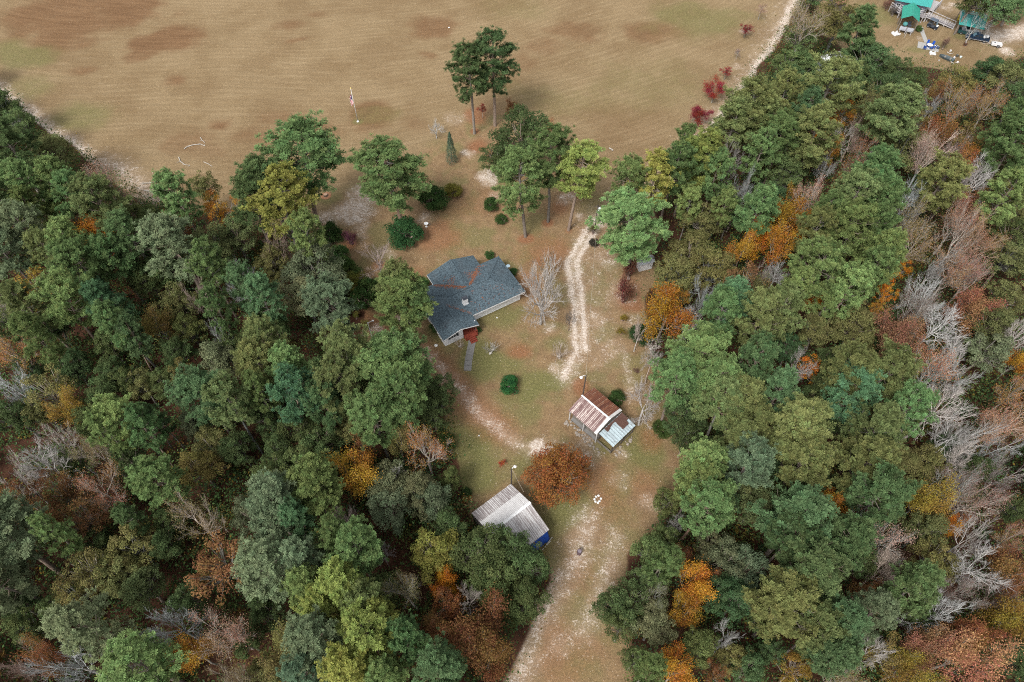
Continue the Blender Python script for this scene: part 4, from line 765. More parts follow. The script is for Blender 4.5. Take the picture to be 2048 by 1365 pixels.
# standing marks that single a tree out: photo column, row -> its own words, used to place the trees round it
MARKS = {
 (200, 353): ('thin pinkish orange tree on the edge of the field at the left', 'the pinkish field-edge tree'),
 (437, 413): ('orange brown autumn tree between two pines at the near edge of the field', 'the orange brown field-edge tree'),
 (567, 428): ('large pale yellow-green pine in front of the pine with the leaning pale trunk', 'the yellow-green yard-edge pine'),
 (73, 572): ('orange-yellow autumn tree rising alone among left-hand pines, high up', 'the orange-yellow tree upper left'),
 (260, 848): ('bright tufted pine standing proud of dark undergrowth in the left woods', 'the bright tufted left pine'),
 (440, 1123): ('big round orange brown autumn tree in the lower left woods', 'the big orange brown tree lower left'),
 (26, 1095): ('very broad grey-green pine at the left edge of the photo, low down', 'the very broad left-edge pine'),
 (203, 1247): ('pale grey-green tufted pine beside a fallen-leaf clearing, lower left', 'the pale grey-green pine lower left'),
 (300, 1337): ('broad bright green pine cut by the lower edge of the photo at left', 'the broad bright bottom-edge pine'),
 (338, 1243): ('white leafless tree with a wide fan of limbs, lower left woods', 'the white fan-shaped tree lower left'),
 (207, 972): ('brown thin-leaved tree with long pale limbs in the left woods', 'the long-limbed brown tree at left'),
 (872, 1115): ('star-shaped yellow-green broadleaf tree below the grey metal barn', 'the star-shaped yellow-green tree'),
 (888, 1203): ('orange-red autumn tree just below the star-shaped yellow-green tree', 'the orange-red tree bottom centre'),
 (966, 1262): ('wide orange brown autumn tree at the bottom beside the sandy clearing', 'the wide orange brown tree bottom centre'),
 (683, 1168): ('yellow-green pine with thick tufts, brightest in the lower left woods', 'the brightest yellow-green pine'),
 (766, 976): ('grey-green broadleaf tree with a pale leaning trunk left of the grey barn', 'the pale-trunked tree by the barn'),
 (715, 943): ('golden orange tree in the woods left of the grey metal barn', 'the golden tree by the grey barn'),
 (797, 735): ('broad green pine at the inner edge of the woods just below the house', 'the broad pine below the house'),
 (1332, 625): ('bright orange autumn tree beside a white leafless one, right of the drive', 'the bright orange yard-edge tree'),
 (1400, 735): ('large rounded bright green pine on the right edge of the yard', 'the large bright yard-edge pine'),
 (1380, 510): ('large olive broadleaf tree behind the little white shed', 'the large olive tree by the shed'),
 (1563, 488): ('golden orange tree above a leafless tree in the right woods', 'the golden mid-right tree'),
 (1799, 533): ('vivid orange autumn treetop leaning over pines in the right woods', 'the vivid orange mid-right treetop'),
 (1876, 738): ('biggest brown thin-leaved tree in the right-hand woods', 'the biggest brown thin tree at right'),
 (1913, 848): ('biggest white leafless tree in the right-hand woods', 'the biggest white tree at right'),
 (1696, 795): ('blue-green pine with large ringed tufts in the right woods', 'the blue-green tufted pine at right'),
 (1590, 1050): ('huge blue-green pine in the lower right woods', 'the huge blue-green pine lower right'),
 (1769, 1070): ('pale half bare tree with crooked white limbs, lower right woods', 'the crooked pale tree lower right'),
 (1956, 1130): ('white leafless tree with limbs sweeping right, lower right woods', 'the sweeping white tree lower right'),
 (1936, 1313): ('pinkish orange tree, broad and round, in the bottom right corner', 'the pinkish orange bottom-right tree'),
 (1407, 953): ('bright tufted pine at the right edge of the lower clearing', 'the bright lower-clearing pine'),
 (1257, 1197): ('dark green broadleaf tree bulging over the sandy path at the bottom', 'the dark tree over the sandy path'),
 (1357, 1340): ('golden orange tree cut by the lower edge, right of the path', 'the golden bottom-edge tree'),
 (1873, 257): ('rust red round treetop in the upper right woods', 'the rust red upper-right treetop'),
 (1684, 225): ('golden orange tree in the upper right woods, nearest the green-roofed house', 'the golden upper-right tree'),
 (1494, 240): ('large olive green pine overhanging the sandy field road', 'the large olive roadside pine'),
 (1411, 342): ('yellow-green pine overhanging the sandy road at the field corner', 'the yellow-green field-corner pine'),
 (1676, 45): ('olive tree with a dark leaning trunk beside the white roof, upper right', 'the dark-trunked olive tree upper right'),
 (1963, 348): ('white leafless tree beside the red-brown treetops near the right edge', 'the white upper-right leafless tree'),
}
PLACES = [((940, 590), 'the white house'), ((1025, 1035), 'the grey metal barn'), ((1205, 845), 'the rusty barn'), ((1110, 957), 'the red-orange tree'), ((1880, 60), 'the green-roofed house')]
recs = []
for s in WOODS.replace('\n', '').split(';'):
    if not s.strip(): continue
    u, v, r_, k = s.split(); recs.append((int(u), int(v), int(r_), k[0], k[1]))
anchors = [(u, v, words) for (u, v), (_, words) in MARKS.items()] + [(u, v, w) for (u, v), w in PLACES]
DIRS = ['right of', 'down-right of', 'just below', 'down-left of', 'left of', 'up-left of', 'just above', 'up-right of']
SIZE = lambda r_: 'small ' if r_ < 27 else ('broad ' if r_ >= 47 else '')
sector = {}
for rec in recs:
    u, v, r_, k, lk = rec
    if (u, v) in MARKS: continue
    a = min(anchors, key=lambda q: (q[0] - u) ** 2 + (q[1] - v) ** 2 + (1e9 if (q[0] - u) ** 2 + (q[1] - v) ** 2 < 25 else 0))
    dr = DIRS[int(round(math.atan2(v - a[1], u - a[0]) / (math.pi / 4))) % 8]
    sector.setdefault((SIZE(r_) + WORD[k][lk] + ' ' + KIND[k][1], dr, a[2]), []).append((math.hypot(u - a[0], v - a[1]), rec))
LABEL = {}
ORD = ['nearest', 'second nearest', 'third nearest', 'fourth nearest', 'fifth nearest', 'sixth nearest']
for (look, dr, w), lst in sector.items():
    lst.sort(key=lambda q: q[0])
    for i, (_, rec) in enumerate(lst):
        LABEL[rec] = look + ' ' + dr + ' ' + w + (', ' + ORD[i] if len(lst) > 1 else '')
for u, v, r_, k, lk in recs:
    name, word, cat, group = KIND[k]; lab = MARKS[(u, v)][0] if (u, v) in MARKS else LABEL[(u, v, r_, k, lk)]
    h0, h1, top = H0[k]; H = 12.0
    for _ in range(3):
        p = at(u, v, H * top * 1.04); R = r_ * depth(p) / FPX; H = (h0 + h1 * R) * (0.80 if r_ < 26 else 1.0)
    H *= rT.uniform(.95, 1.05); p = at(u, v, H * top * 1.04)
    look = LOOK[k][lk]; wood = WOODC.get('B' + lk if k == 'B' else k, WOODC['P'])
    if (k, lk) in (('T', 'w'),): wood = (.33, .30, .27)
    put_tree(k, look, (p.x, p.y, 0), R * {'P': 1.0, 'O': .92, 'R': 1.0, 'T': 1.02, 'B': 1.05}[k], H, lab, name, cat, group, wood, tilt=.03)
# ------------------------------------------------------------ trees and bushes of the yard
def ranked(f): return f
def lone(key, u, v, vtop, rpx, lk, label, name=None, cat=None, group=None, proto=None, tilt=0.0, du=None, kcol=1.0):
    b_ = at(u, v); H = height_of(u, v, vtop); R = rpx * depth((b_.x, b_.y, H * .65)) / FPX
    kk = {'L': 'P', 'M': 'R'}.get(key, key); nm = name or KIND[kk][0]; look = LOOK[kk][lk] if isinstance(lk, str) else lk
    o = put_tree(key, tuple(c * kcol for c in look) if look else None, (b_.x, b_.y, 0), R, H, label, nm, cat or KIND[kk][2], group, WOODC.get('B' + lk if kk == 'B' else kk, WOODC['P']), proto=proto)
    if du is not None:
        tx = at(du, vtop, H); o.rotation_euler = (0, 0, o.rotation_euler[2]); d = Vector((tx.x - b_.x, tx.y - b_.y, H)).normalized()
        o.rotation_euler = (Vector((0, 0, 1)).rotation_difference(d).to_matrix() @ Matrix.Rotation(o.rotation_euler[2], 3, 'Z')).to_euler()
    return o
YG = 'tall pines of the yard'
lone('L', 949, 268, 92, 38, 'd', 'tall slim pine with dark bare lower trunk, left one of the pair in the field', group=YG, proto=2, du=934)
lone('L', 990, 252, 66, 42, 'd', 'tallest pine, right one of the pair standing at the field edge', group=YG, proto=1, du=992)
lone('L', 633, 442, 254, 70, 'g', 'wide pine with long leaning pale trunk at the left edge of the yard', group=YG, proto=2, du=588)
lone('L', 806, 463, 294, 62, 'g', 'rounded dark green pine rising out of a round bush in the yard', group=YG, proto=1, du=778)
lone('L', 1051, 474, 308, 44, 'l', 'bright green pine standing in a ring of rust red needles', group=YG, proto=0, du=1034)
lone('L', 1096, 444, 262, 40, 'g', 'slim pine, middle one of three above the sandy drive', group=YG, proto=2, du=1112)
lone('L', 1137, 461, 298, 44, 'y', 'yellow-green pine beside the top of the sandy drive', group=YG, proto=3, du=1166)
lone('L', 1257, 549, 396, 58, 'l', 'bright full pine right of the drive, next to the small white shed', group=YG, proto=0, du=1262)
lone('L', 802, 694, 556, 47, 'l', 'bright green pine overhanging the left end of the house roof', group=YG, proto=0, du=806)
lone('L', 812, 694, 574, 28, 'g', 'thinner pine whose trunk stands just right of its bright neighbour by the house', group=YG, proto=3, du=838)
lone('P', 796, 612, 550, 24, 'o', 'small olive pine behind the bright pine at the left end of the house', group=YG)
for u, v, vt, r_, lk, lab in [(1042, 350, 220, 64, 'd', 'large dark round broadleaf tree behind the yard pines, up from the house'), (998, 354, 292, 38, 'd', 'low dark broadleaf tree against the lower left of the large dark round one')]:
    lone('O', u, v, vt, r_, lk, lab)
lone('R', 1094, 285, 240, 17, 'r', 'small orange tree peeping out behind the large dark round tree')
lone('R', 1022, 232, 205, 14, 'n', 'small brown tree behind the foot of the tallest pine')
lone('R', 965, 236, 206, 10, 'c', 'small bright red sapling between the two tall field pines', 'sapling', 'sapling')
lone('B', 873, 277, 247, 18, 'g', 'small grey leafless tree in the field left of the tall pine pair')
RG = 'red trees along the field road'
for i, (u, v, vt, r_, key, lk, lab) in enumerate([(1394, 250, 218, 19, 'R', 'c', 'crimson tree nearest the woods in the row along the field road'), (1423, 206, 168, 22, 'R', 'c', 'widest crimson tree in the row along the field road'),
    (1448, 160, 133, 13, 'R', 'c', 'crimson tree above the widest one in the roadside row'), (1472, 119, 98, 9, 'T', 'm', 'spindly mauve sapling in the row along the field road'), (1488, 75, 48, 15, 'R', 'c', 'crimson tree near the top of the roadside row'),
    (1516, 40, 10, 12, 'T', 'm', 'sparse brownish red tree at the far end of the roadside row'), (1360, 290, 278, 6, 'X', 'c', 'tiny red sapling at the near end of the roadside row'), (1274, 372, 362, 7, 'X', 'c', 'tiny dark red sapling at the corner of the field')]):
    o = lone(key, u, v, vt, r_, (.17, .020, .022) if lk == 'c' else lk, lab, 'red_tree' if key == 'R' else 'sapling', 'red tree' if key == 'R' else 'sapling', RG, kcol=1.0) if key != 'X' else \
        put_tree('X', (.25, .03, .04), at(u, v), .6, .9, lab, 'sapling', 'sapling', RG, (.2, .12, .1))
o = lone('M', 1112, 985, 912, 66, (.150, .066, .023), 'big round red-orange tree between the grey barn and the rusty barn', 'autumn_tree', 'autumn tree', kcol=1.0)
lone('B', 1081, 649, 530, 58, 'g', 'large leafless tree with fine grey twigs at the right end of the house', proto=5, kcol=1)
rr = lone('T', 1088, 560, 510, 30, 'k', 'orange topped thin tree above the leafless tree by the house')
lone('B', 767, 569, 500, 34, 'm', 'mauve brown leafless tree above the left end of the house')
lone('B', 1277, 850, 784, 44, 'w', 'mauve grey leafless tree close behind the rusty barn', proto=1)
lone('B', 1137, 662, 622, 14, 'k', 'thin dark leafless sapling beside the sandy drive', 'sapling', 'sapling')
def shrub(key, u, v, r_, hk, col, label, name='bush', cat='bush', group=None, wood=(.14, .11, .09)):
    p = at(u, v + r_ * .35); R = r_ * depth(p) / FPX
    return put_tree(key, col, (p.x, p.y, 0), R, R * 2 * hk, label, name, cat, group, wood)
DK, MD, YL = (.034, .062, .020), (.052, .090, .028), (.15, .125, .022)
for a in [('S', 870, 402, 31, .75, DK, 'big dark green bush in the yard, joined to a small yellowish one'), ('S', 907, 383, 18, .7, (.09, .085, .02), 'small yellowish bush against the big dark one in the yard'),
          ('S', 810, 467, 34, .75, (.030, .066, .024), 'round dark green bush at the foot of the rounded pine'), ('S', 845, 568, 14, .8, MD, 'round bush at the inner corner behind the house, left side'), ('S', 979, 512, 10, .8, MD, 'small round bush behind the house between the two rear roofs'),
          ('S', 1026, 545, 9, .8, DK, 'dark bush at the right end of the house roof'), ('S', 1019, 771, 21, .8, (.026, .075, .022), 'lone deep green bush on the lawn below the house'), ('S', 958, 661, 6, .9, DK, 'small dark bush beside the red front porch'),
          ('S', 982, 412, 16, .8, DK, 'dark bush left of the bright ringed pine'), ('S', 1002, 440, 12, .7, DK, 'low dark bush tucked beside the bright ringed pine'), ('S', 1281, 672, 23, .8, (.03, .06, .024), 'dark rounded bush at the right edge of the yard'),
          ('S', 1231, 797, 17, .9, DK, 'dark bush hiding the back corner of the rusty barn'), ('S', 895, 885, 19, .9, DK, 'dark bush at the edge of the left woods level with the rusty barn'), ('S', 872, 655, 12, .8, MD, 'low green bush beside the left wall of the house'),
          ('X', 1242, 637, 11, .8, YL, 'upper one of two yellow bushes right of the drive'), ('X', 1242, 666, 11, .8, YL, 'lower one of two yellow bushes right of the drive'),
          ('X', 1272, 742, 6, .8, (.10, .055, .04), 'tiny round brown bush in the grass behind the rusty barn'), ('X', 1005, 928, 8, 1.1, (.26, .05, .02), 'small rust red bush on the grass above the grey barn'),
          ('X', 1250, 590, 26, 1.3, (.115, .042, .028), 'tall wispy rust red bush right of the drive'), ('X', 1258, 555, 20, 1.2, (.10, .036, .026), 'wispy dark red bush below the bright pine right of the drive'),
          ('W', 1116, 705, 22, .95, None, 'grey leafless shrub with many upright stems below the drive'), ('W', 982, 703, 18, .9, None, 'small pale leafless shrub on the front lawn'), ('W', 917, 690, 12, .8, None, 'thin leafless shrub against the front wall of the house'),
          ('X', 702, 478, 20, .9, (.14, .045, .055), 'purplish red bush at the upper left of the yard'), ('X', 1166, 392, 14, .9, (.26, .12, .035), 'orange brown bush behind the yellow-green pine'), ('W', 1300, 690, 20, .9, None, 'grey twiggy shrub at the foot of the right woods'),
          ('S', 845, 350, 5, .7, MD, 'tiny green tuft in the grass above the round pine'), ('S', 1187, 487, 10, .8, (.05, .04, .03), 'dim brownish bush beside the top of the drive'), ('X', 1185, 465, 12, 1.1, (.10, .10, .035), 'thin olive bush at the head of the sandy drive'),
          ('X', 738, 600, 9, .9, (.30, .09, .03), 'small orange bush at the end of the dark hedge'), ('X', 712, 636, 10, .9, (.12, .13, .03), 'yellow-green tuft of long leaves left of the white lamp post'), ('X', 732, 650, 9, .9, (.17, .17, .04), 'pale tuft of long leaves at the foot of the white lamp post'), ('X', 905, 822, 6, .8, (.10, .06, .05), 'tiny brown shrub beside the red dirt path'),
          ('S', 932, 985, 12, .9, (.04, .06, .02), 'small dark bush at the left edge of the clearing above the grey barn'), ('X', 934, 1000, 11, .9, (.20, .12, .03), 'orange tinged shrub at the left corner of the grey barn'), ('S', 1322, 860, 18, .9, DK, 'dark bush at the foot of the right woods beside the rusty barn')]:
    shrub(*a, wood=(.36, .34, .31) if a[0] == 'W' else (.16, .11, .09))
for i, (u, v, r_, c, w) in enumerate([(664, 474, 25, DK, 'top one'), (682, 522, 26, DK, 'second from the top'), (698, 547, 28, MD, 'third from the top'), (716, 575, 27, (.08, .085, .02), 'yellowish one'), (739, 596, 32, DK, 'largest one, at the lower end'), (704, 566, 20, (.10, .11, .03), 'small yellow-green one')]):
    shrub('S', u, v, r_, .95, c, 'bush in the hedge left of the house, ' + w, group='bushes of the hedge left of the house')
conifer = thing('conifer', 'small upright blue-green conifer alone on the orange needles', 'conifer', at(904, 325))
hc_ = height_of(904, 325, 264); rc_ = np.random.default_rng(3); nq = 5200; zz = rc_.random(nq) ** .85; aa = rc_.uniform(0, 6.28, nq); ra = (1 - zz) ** .8 * 1.25 * rc_.uniform(.45, 1.0, nq) ** .6 * (1 + .2 * np.sin(aa * 3 + zz * 20)) + .05
vq, fq = leaf_quads(rc_, np.stack([ra * np.cos(aa), ra * np.sin(aa), .25 + zz * (hc_ - .25)], 1), unit(np.stack([np.cos(aa), np.sin(aa), .6 + 0 * aa], 1) + rc_.normal(0, .5, (nq, 3))), .16 * rc_.uniform(.7, 1.3, nq), .4)
o = mesh_obj('crown', np_mesh('crown', vq, fq, {'tint': np.repeat(rc_.random(nq), 4), 'hue': np.repeat(np.full(nq, .5), 4)}), M_LEAF, conifer); o.color = (.060, .090, .058, 1)
b = MB(); b.tube([(0, 0, 0), (0, 0, hc_ * .6)], [.12, .05], 6); o = b.build('trunk', M_BARK, conifer); o.color = (.15, .12, .1, 1)

# ------------------------------------------------------------ undergrowth: too much to count
rU = np.random.default_rng(77); cand = rU.uniform([-112, 6], [118, 180], (40000, 2)); fx = cand[:, 0]; fy = cand[:, 1]
infor = ~(inside(CLEAR, fx, fy) | inside(CLEAR2, fx, fy)); nearc = np.zeros(len(cand), bool)
for ox, oy in ((1.5, 0), (-1.5, 0), (0, 1.5), (0, -1.5)): infor &= ~inside(CLEAR2, fx + ox, fy + oy)
for ox, oy in ((1.6, 0), (-1.6, 0), (0, 1.6), (0, -1.6)): nearc |= inside(CLEAR, fx + ox, fy + oy) | inside(CLEAR2, fx + ox, fy + oy)
uvz = np.array([pix((x, y, 2.0)) for x, y in cand]); vis = (uvz[:, 0] > -120) & (uvz[:, 0] < 2170) & (uvz[:, 1] > -90) & (uvz[:, 1] < 1480)
dens = vnoise(fx / 7, fy / 7, 91); sel = cand[infor & vis & (dens + rU.random(len(cand)) * .8 > .42)]; nearc = nearc[infor & vis & (dens + 0 > -1)][:0] if False else None
sel = sel[:9000]; per = 52; m = len(sel); hgt_ = rU.gamma(3.4, .95, m).clip(.7, 8); rad_ = (.55 + hgt_ * .36) * rU.uniform(.8, 1.25, m)
q = unit(rU.normal(size=(m, per, 3))); q[..., 2] = np.abs(q[..., 2]); rr_ = rU.uniform(.25, 1, (m, per, 1)) ** .5
C_ = np.stack([sel[:, 0:1] + q[..., 0] * rr_[..., 0] * rad_[:, None], sel[:, 1:2] + q[..., 1] * rr_[..., 0] * rad_[:, None], hgt_[:, None] * (.28 + .72 * q[..., 2] * rr_[..., 0])], -1).reshape(-1, 3)
pal = np.array([(.034, .062, .022), (.046, .076, .027), (.066, .080, .026), (.040, .070, .034), (.085, .070, .020), (.095, .055, .020), (.07, .05, .025)]); ki = rU.choice(7, m, p=[.30, .28, .18, .12, .05, .03, .04])
colr = np.repeat(pal[ki], per, 0) * rU.uniform(.55, 1.6, (m * per, 1)); spk = rU.random(m * per) < .05; colr[spk] = np.array([.13, .09, .02])
vq, fq = leaf_quads(rU, C_, unit(q.reshape(-1, 3) * .6 + np.array([0, 0, .6]) + rU.normal(0, .5, (m * per, 3))), .30 * rU.uniform(.7, 1.4, m * per), .6)
t = NT('undergrowth_leaves'); ca = t.attr('leafcol', 'Color'); d = t.n('ShaderNodeBsdfDiffuse'); t.l(ca, d.inputs[0]); tr = t.n('ShaderNodeBsdfTranslucent'); t.l(ca, tr.inputs[0]); mx = t.n('ShaderNodeMixShader'); mx.inputs[0].default_value = .25
t.l(d.outputs[0], mx.inputs[1]); t.l(tr.outputs[0], mx.inputs[2]); t.l(mx.outputs[0], t.out.inputs[0])
tag(mesh_obj('undergrowth', np_mesh('undergrowth', vq, fq, {'leafcol': np.repeat(colr, 4, 0)}), t.m), 'tangled low green and brown undergrowth covering the floor of the woods', 'undergrowth', kind='stuff')
for a in [('X', 1773, 14, 12, .9, (.11, .06, .045), 'reddish brown bush beside the steps of the green-roofed house'), ('X', 1884, 97, 9, 1.2, (.13, .075, .06), 'upright brown bush on the patio above the dark boat'), ('X', 1785, 30, 10, .9, (.09, .08, .07), 'dull grey brown bush left of the green pavilion'), ('S', 1836, 60, 7, .8, MD, 'small green bush right of the porch deck'), ('X', 1930, 91, 6, .5, (.10, .04, .025), 'ring of red-brown plants round the foot of the carport tree')]:
    shrub(*a)
tb = lone('B', 1932, 91, 12, 34, 'g', 'pale leafless tree leaning over the green carport beside the blue pickup', du=1966, proto=6)

# woods going on outside the frame: one mass
rO = np.random.default_rng(15); vs_, cs_o = [], []
src = [np.array([v_.co[:] for v_ in p_['crown'].vertices]).reshape(-1, 4, 3) for p_ in PROTO['O'][:3]]
n_put = 0
for _ in range(4000):
    x, y = rO.uniform(-150, 155), rO.uniform(4, 150); u_, v_ = pix((x, y, 9.0))
    if not ((u_ < -70 and u_ > -420) or (2118 < u_ < 2470) or (1440 < v_ < 1700 and -420 < u_ < 2470)) or v_ < 60 or v_ > 1700: continue
    if inside(CLEAR, np.array([x]), np.array([y]))[0] or inside(CLEAR2, np.array([x]), np.array([y]))[0]: continue
    q4 = src[n_put % 3][rO.permutation(len(src[n_put % 3]))[:1100]]; c4 = q4.mean(1, keepdims=True); q4 = c4 + (q4 - c4) * 2.6; a_ = rO.uniform(0, 6.28); sc4 = rO.uniform(.8, 1.2)
    R_ = np.array([[math.cos(a_), -math.sin(a_), 0], [math.sin(a_), math.cos(a_), 0], [0, 0, 1]]); vs_.append((q4 @ R_.T * sc4 + np.array([x, y, 0])).reshape(-1, 3))
    cs_o.append(np.repeat(np.array([(.06, .09, .035), (.085, .10, .04), (.07, .11, .05), (.15, .09, .03)][rO.integers(4)]) * rO.uniform(.6, 1.5, (len(q4), 1)), 4, 0)); n_put += 1
    if n_put >= 170: break
vo = np.concatenate(vs_); tag(mesh_obj('outer_woodland', np_mesh('outer_woodland', vo, np.arange(len(vo)).reshape(-1, 4), {'leafcol': np.concatenate(cs_o)}), bpy.data.materials['undergrowth_leaves']), 'mixed green woodland running on past the edges of the view', 'woodland', kind='stuff')
# ------------------------------------------------------------ poles, flag and small things of the yard
def up(u, v): return at(u, v)
fb = at(716, 244); fh = height_of(716, 244, 178)
fp = thing('flagpole', 'tall white flagpole standing alone in the dry field', 'flagpole', fb)
b = MB(); b.tube([(0, 0, 0), (0, 0, fh * .5), (0, 0, fh)], [.07, .055, .04], 10); b.build('pole', plain('white_pole_paint', (.42, .42, .42), .4), fp, True)
b = MB(); b.lathe([(.24, 0), (.24, .1), (.14, .16), (.14, .3)], (0, 0, 0), 14); b.build('footing', M_WHITE, fp)
b = MB(); b.lathe([(.02, 0), (.1, .05), (.13, .13), (.1, .21), (.02, .26)], (0, 0, fh), 10); b.build('finial', plain('gilt', (.55, .42, .15), .4), fp)
flag = thing('flag', 'striped red and white flag with a blue corner hanging limp on the flagpole', 'flag', (fb.x - .08, fb.y - .02, fh - 1.1))
FH = 2.1
def fold(s, z):  # limp cloth: s across the fly, z down the hoist, bunched against the pole
    return Vector((-.05 - .42 * s - .05 * math.sin(z * 2.1), -.16 * math.sin(s * 7 + z * .8) * s ** .5, -z - .75 * s))
def cloth(nm, cells, mat):
    b_ = MB(); [b_.add([fold(s0, z0), fold(s1, z0), fold(s1, z1), fold(s0, z1)], [(0, 1, 2, 3)]) for s0, s1, z0, z1 in cells]; o_ = b_.build(nm, mat, flag); md = o_.modifiers.new('thickness', 'SOLIDIFY'); md.thickness = .012
M_FR, M_FW, M_FB = plain('flag_red', (.50, .04, .06)), plain('flag_white', (.75, .74, .74)), plain('flag_blue', (.025, .04, .15))
sh = FH / 13; ss = [i / 8 for i in range(9)]
for k in range(13):
    cells = [(s0, s1, k * sh, (k + 1) * sh) for s0, s1 in zip(ss[:-1], ss[1:]) if not (k < 7 and s1 <= .51)]; cloth('stripe', cells, M_FR if k % 2 == 0 else M_FW)
cloth('canton', [(s0, s1, k * sh, (k + 1) * sh) for k in range(7) for s0, s1 in zip(ss[:4], ss[1:5])], M_FB)
def light_pole(u, v, vtop, label, arm, mat, lampr=.28, r=.11):
    p = at(u, v); h = height_of(u, v, vtop); t_ = thing('lamp_pole', label, 'lamp pole', p)
    m = MB(); m.tube([(0, 0, 0), (0, 0, h)], [r, r * .75], 8); m.build('pole', mat, t_)
    a = Vector(arm); q = Vector((0, 0, h - .15)); m = MB(); m.tube([q, q + a * .55 + Vector((0, 0, .35)), q + a + Vector((0, 0, .3))], .045, 6); m.build('arm', plain('galvanised_arm', (.5, .5, .5), .4), t_)
    m = MB(); m.lathe([(.06, .24), (lampr * .5, .2), (lampr, .06), (lampr * .9, 0), (.05, -.02)], q + a + Vector((0, 0, .12)), 14); m.build('lamp', plain('white_lamp_head', (.5, .5, .5), .4), t_)
    return p, h
M_POLE = plain('dark_creosote_pole', (.055, .045, .038), .9)
pA, hA = light_pole(1023, 976, 938, 'dark lamp pole with a round white lamp, behind the grey metal barn', (.45, .3, 0), M_POLE, .22)
pB, hB = light_pole(1163, 806, 751, 'dark lamp pole with a white lamp arm beside the rusty barn', (-.7, -.35, 0), M_POLE, .24)
pC = at(1189, 462); hC = 6.2
up_ = thing('utility_pole', 'dark utility pole with a grey meter box at the top of the sandy drive', 'utility pole', pC)
b = MB(); b.tube([(0, 0, 0), (0, 0, hC)], [.14, .1], 8); b.build('pole', M_POLE, up_); b = MB(); b.lathe([(.2, 0), (.24, .04), (.24, .62), (.2, .7), (.06, .74)], (.34, -.05, hC - 1.3), 12); b.build('transformer', plain('transformer_grey', (.5, .53, .56), .5), up_); b = MB(); b.bar((-.5, 0, hC - .3), (.5, 0, hC - .3), .08); b.build('crossarm', M_DARKW, up_)
for w_, (a, c) in enumerate([((pC.x, pC.y, hC - .3), (pB.x, pB.y, hB - .1)), ((pA.x + .1, pA.y, hA - .4), (pA.x + 1.6, pA.y - 1.9, 3.2))]):
    a, c = Vector(a), Vector(c); n = 14; m = MB(); m.tube([a.lerp(c, i / n) - Vector((0, 0, 1.6 * (i / n) * (1 - i / n) * (1 if w_ == 0 else .05))) for i in range(n + 1)], .02, 5)
    o = m.build('overhead_wire', plain('pale_wire', (.22, .20, .16))); tag(o, ['pale overhead wire strung along the drive to the rusty barn lamp pole', 'short guy wire sloping from the pole behind the grey barn'][w_], 'wire')
pD = at(744, 675); hD = height_of(744, 675, 646)
lp = thing('white_post', 'slim white post with an angled arm among grasses left of the house', 'post', pD)
b = MB(); b.tube([(0, 0, 0), (0, 0, hD)], .07, 8); b.build('pole', M_WHITE, lp); b = MB(); b.tube([(0, 0, hD - .05), (.75, .35, hD + .1)], .05, 6); b.build('arm', M_WHITE, lp); b = MB(); b.lathe([(.05, .16), (.17, .08), (.16, 0), (.03, -.01)], (.75, .35, hD + .02), 10); b.build('lamp', M_WHITE, lp)
# burn barrel, stump, ring of stones, logs
p = at(1158, 1107); t_ = thing('barrel', 'dark rusty burn barrel standing in the lower clearing', 'barrel', p)
b = MB(); b.lathe([(.29, 0), (.31, .02), (.29, .05), (.29, .28), (.31, .31), (.29, .34), (.29, .58), (.31, .61), (.29, .64), (.29, .87), (.31, .9), (.28, .9), (.27, .80)], (0, 0, 0), 18); b.build('drum', plain('burnt_rusty_drum', (.085, .055, .06), .8, var=.5), t_, True)
b = MB(); b.lathe([(.27, .8), (.2, .83), (.05, .82)], (0, 0, 0), 14); b.build('ash', plain('dark_ash', (.14, .12, .14), .95, var=.4), t_)
p = at(652, 392); t_ = thing('tree_stump', 'sawn tree stump on a ring of bare soil at the left of the yard', 'stump', p)
b = MB(); b.lathe([(.55, 0), (.42, .12), (.36, .38)], (0, 0, 0), 12); b.build('bark', plain('stump_bark', (.12, .085, .06), .95, var=.5), t_); b = MB(); b.lathe([(.355, .381), (.3, .40), (.1, .405)], (0, 0, 0), 12); b.build('sawn_top', plain('sawn_wood', (.34, .22, .15), .9, var=.35), t_)
b = MB(); b.lathe([(1.0, 0.0), (.9, .05), (.56, .07)], (0, 0, 0), 16); b.build('soil_ring', plain('bare_soil', (.23, .115, .06), .95, var=.4), t_)
def rock(name, p, r, mat, label=None, cat=None, group=None, sq=.55):
    import bmesh
    bm = bmesh.new(); bmesh.ops.create_icosphere(bm, subdivisions=2, radius=r)
    for v_ in bm.verts: v_.co *= rB.uniform(.86, 1.12); v_.co.z = (v_.co.z + r * .5) * sq
    me = bpy.data.meshes.new(name); bm.to_mesh(me); bm.free(); me.materials.append(mat); o_ = mesh_obj(name, me, None, None, p, rB.uniform(0, 6)); return tag(o_, label, cat, group)
M_STONE = plain('whitewashed_stone', (.46, .46, .45), .8, var=.15)
for i, (u, v) in enumerate([(1192, 994), (1197, 992), (1202, 998), (1199, 1003), (1196, 1006), (1191, 1004), (1189, 999)]): rock('stone', at(u, v), .17, M_STONE, ['upper left', 'topmost', 'right hand', 'lower right', 'bottom', 'lower left', 'left hand'][i] + ' whitewashed stone of the small ring on the lower lawn', 'stone', 'ring of white stones in the lower clearing')
for i, (u, v, r_, lab) in enumerate([(872, 692, .30, 'white lump lying on the grass off the front left corner of the house'), (994, 636, .13, 'small white stone on the lawn below the long front wall'), (958, 872, .13, 'small white stone in the grass beside the dirt path'), (898, 56, .2, 'pale stone alone in the dark patch of the field')]): rock('stone', at(u, v), r_, M_STONE, lab, 'stone')
M_LOG = plain('bleached_wood', (.30, .28, .25), .85, var=.3, scale=5)
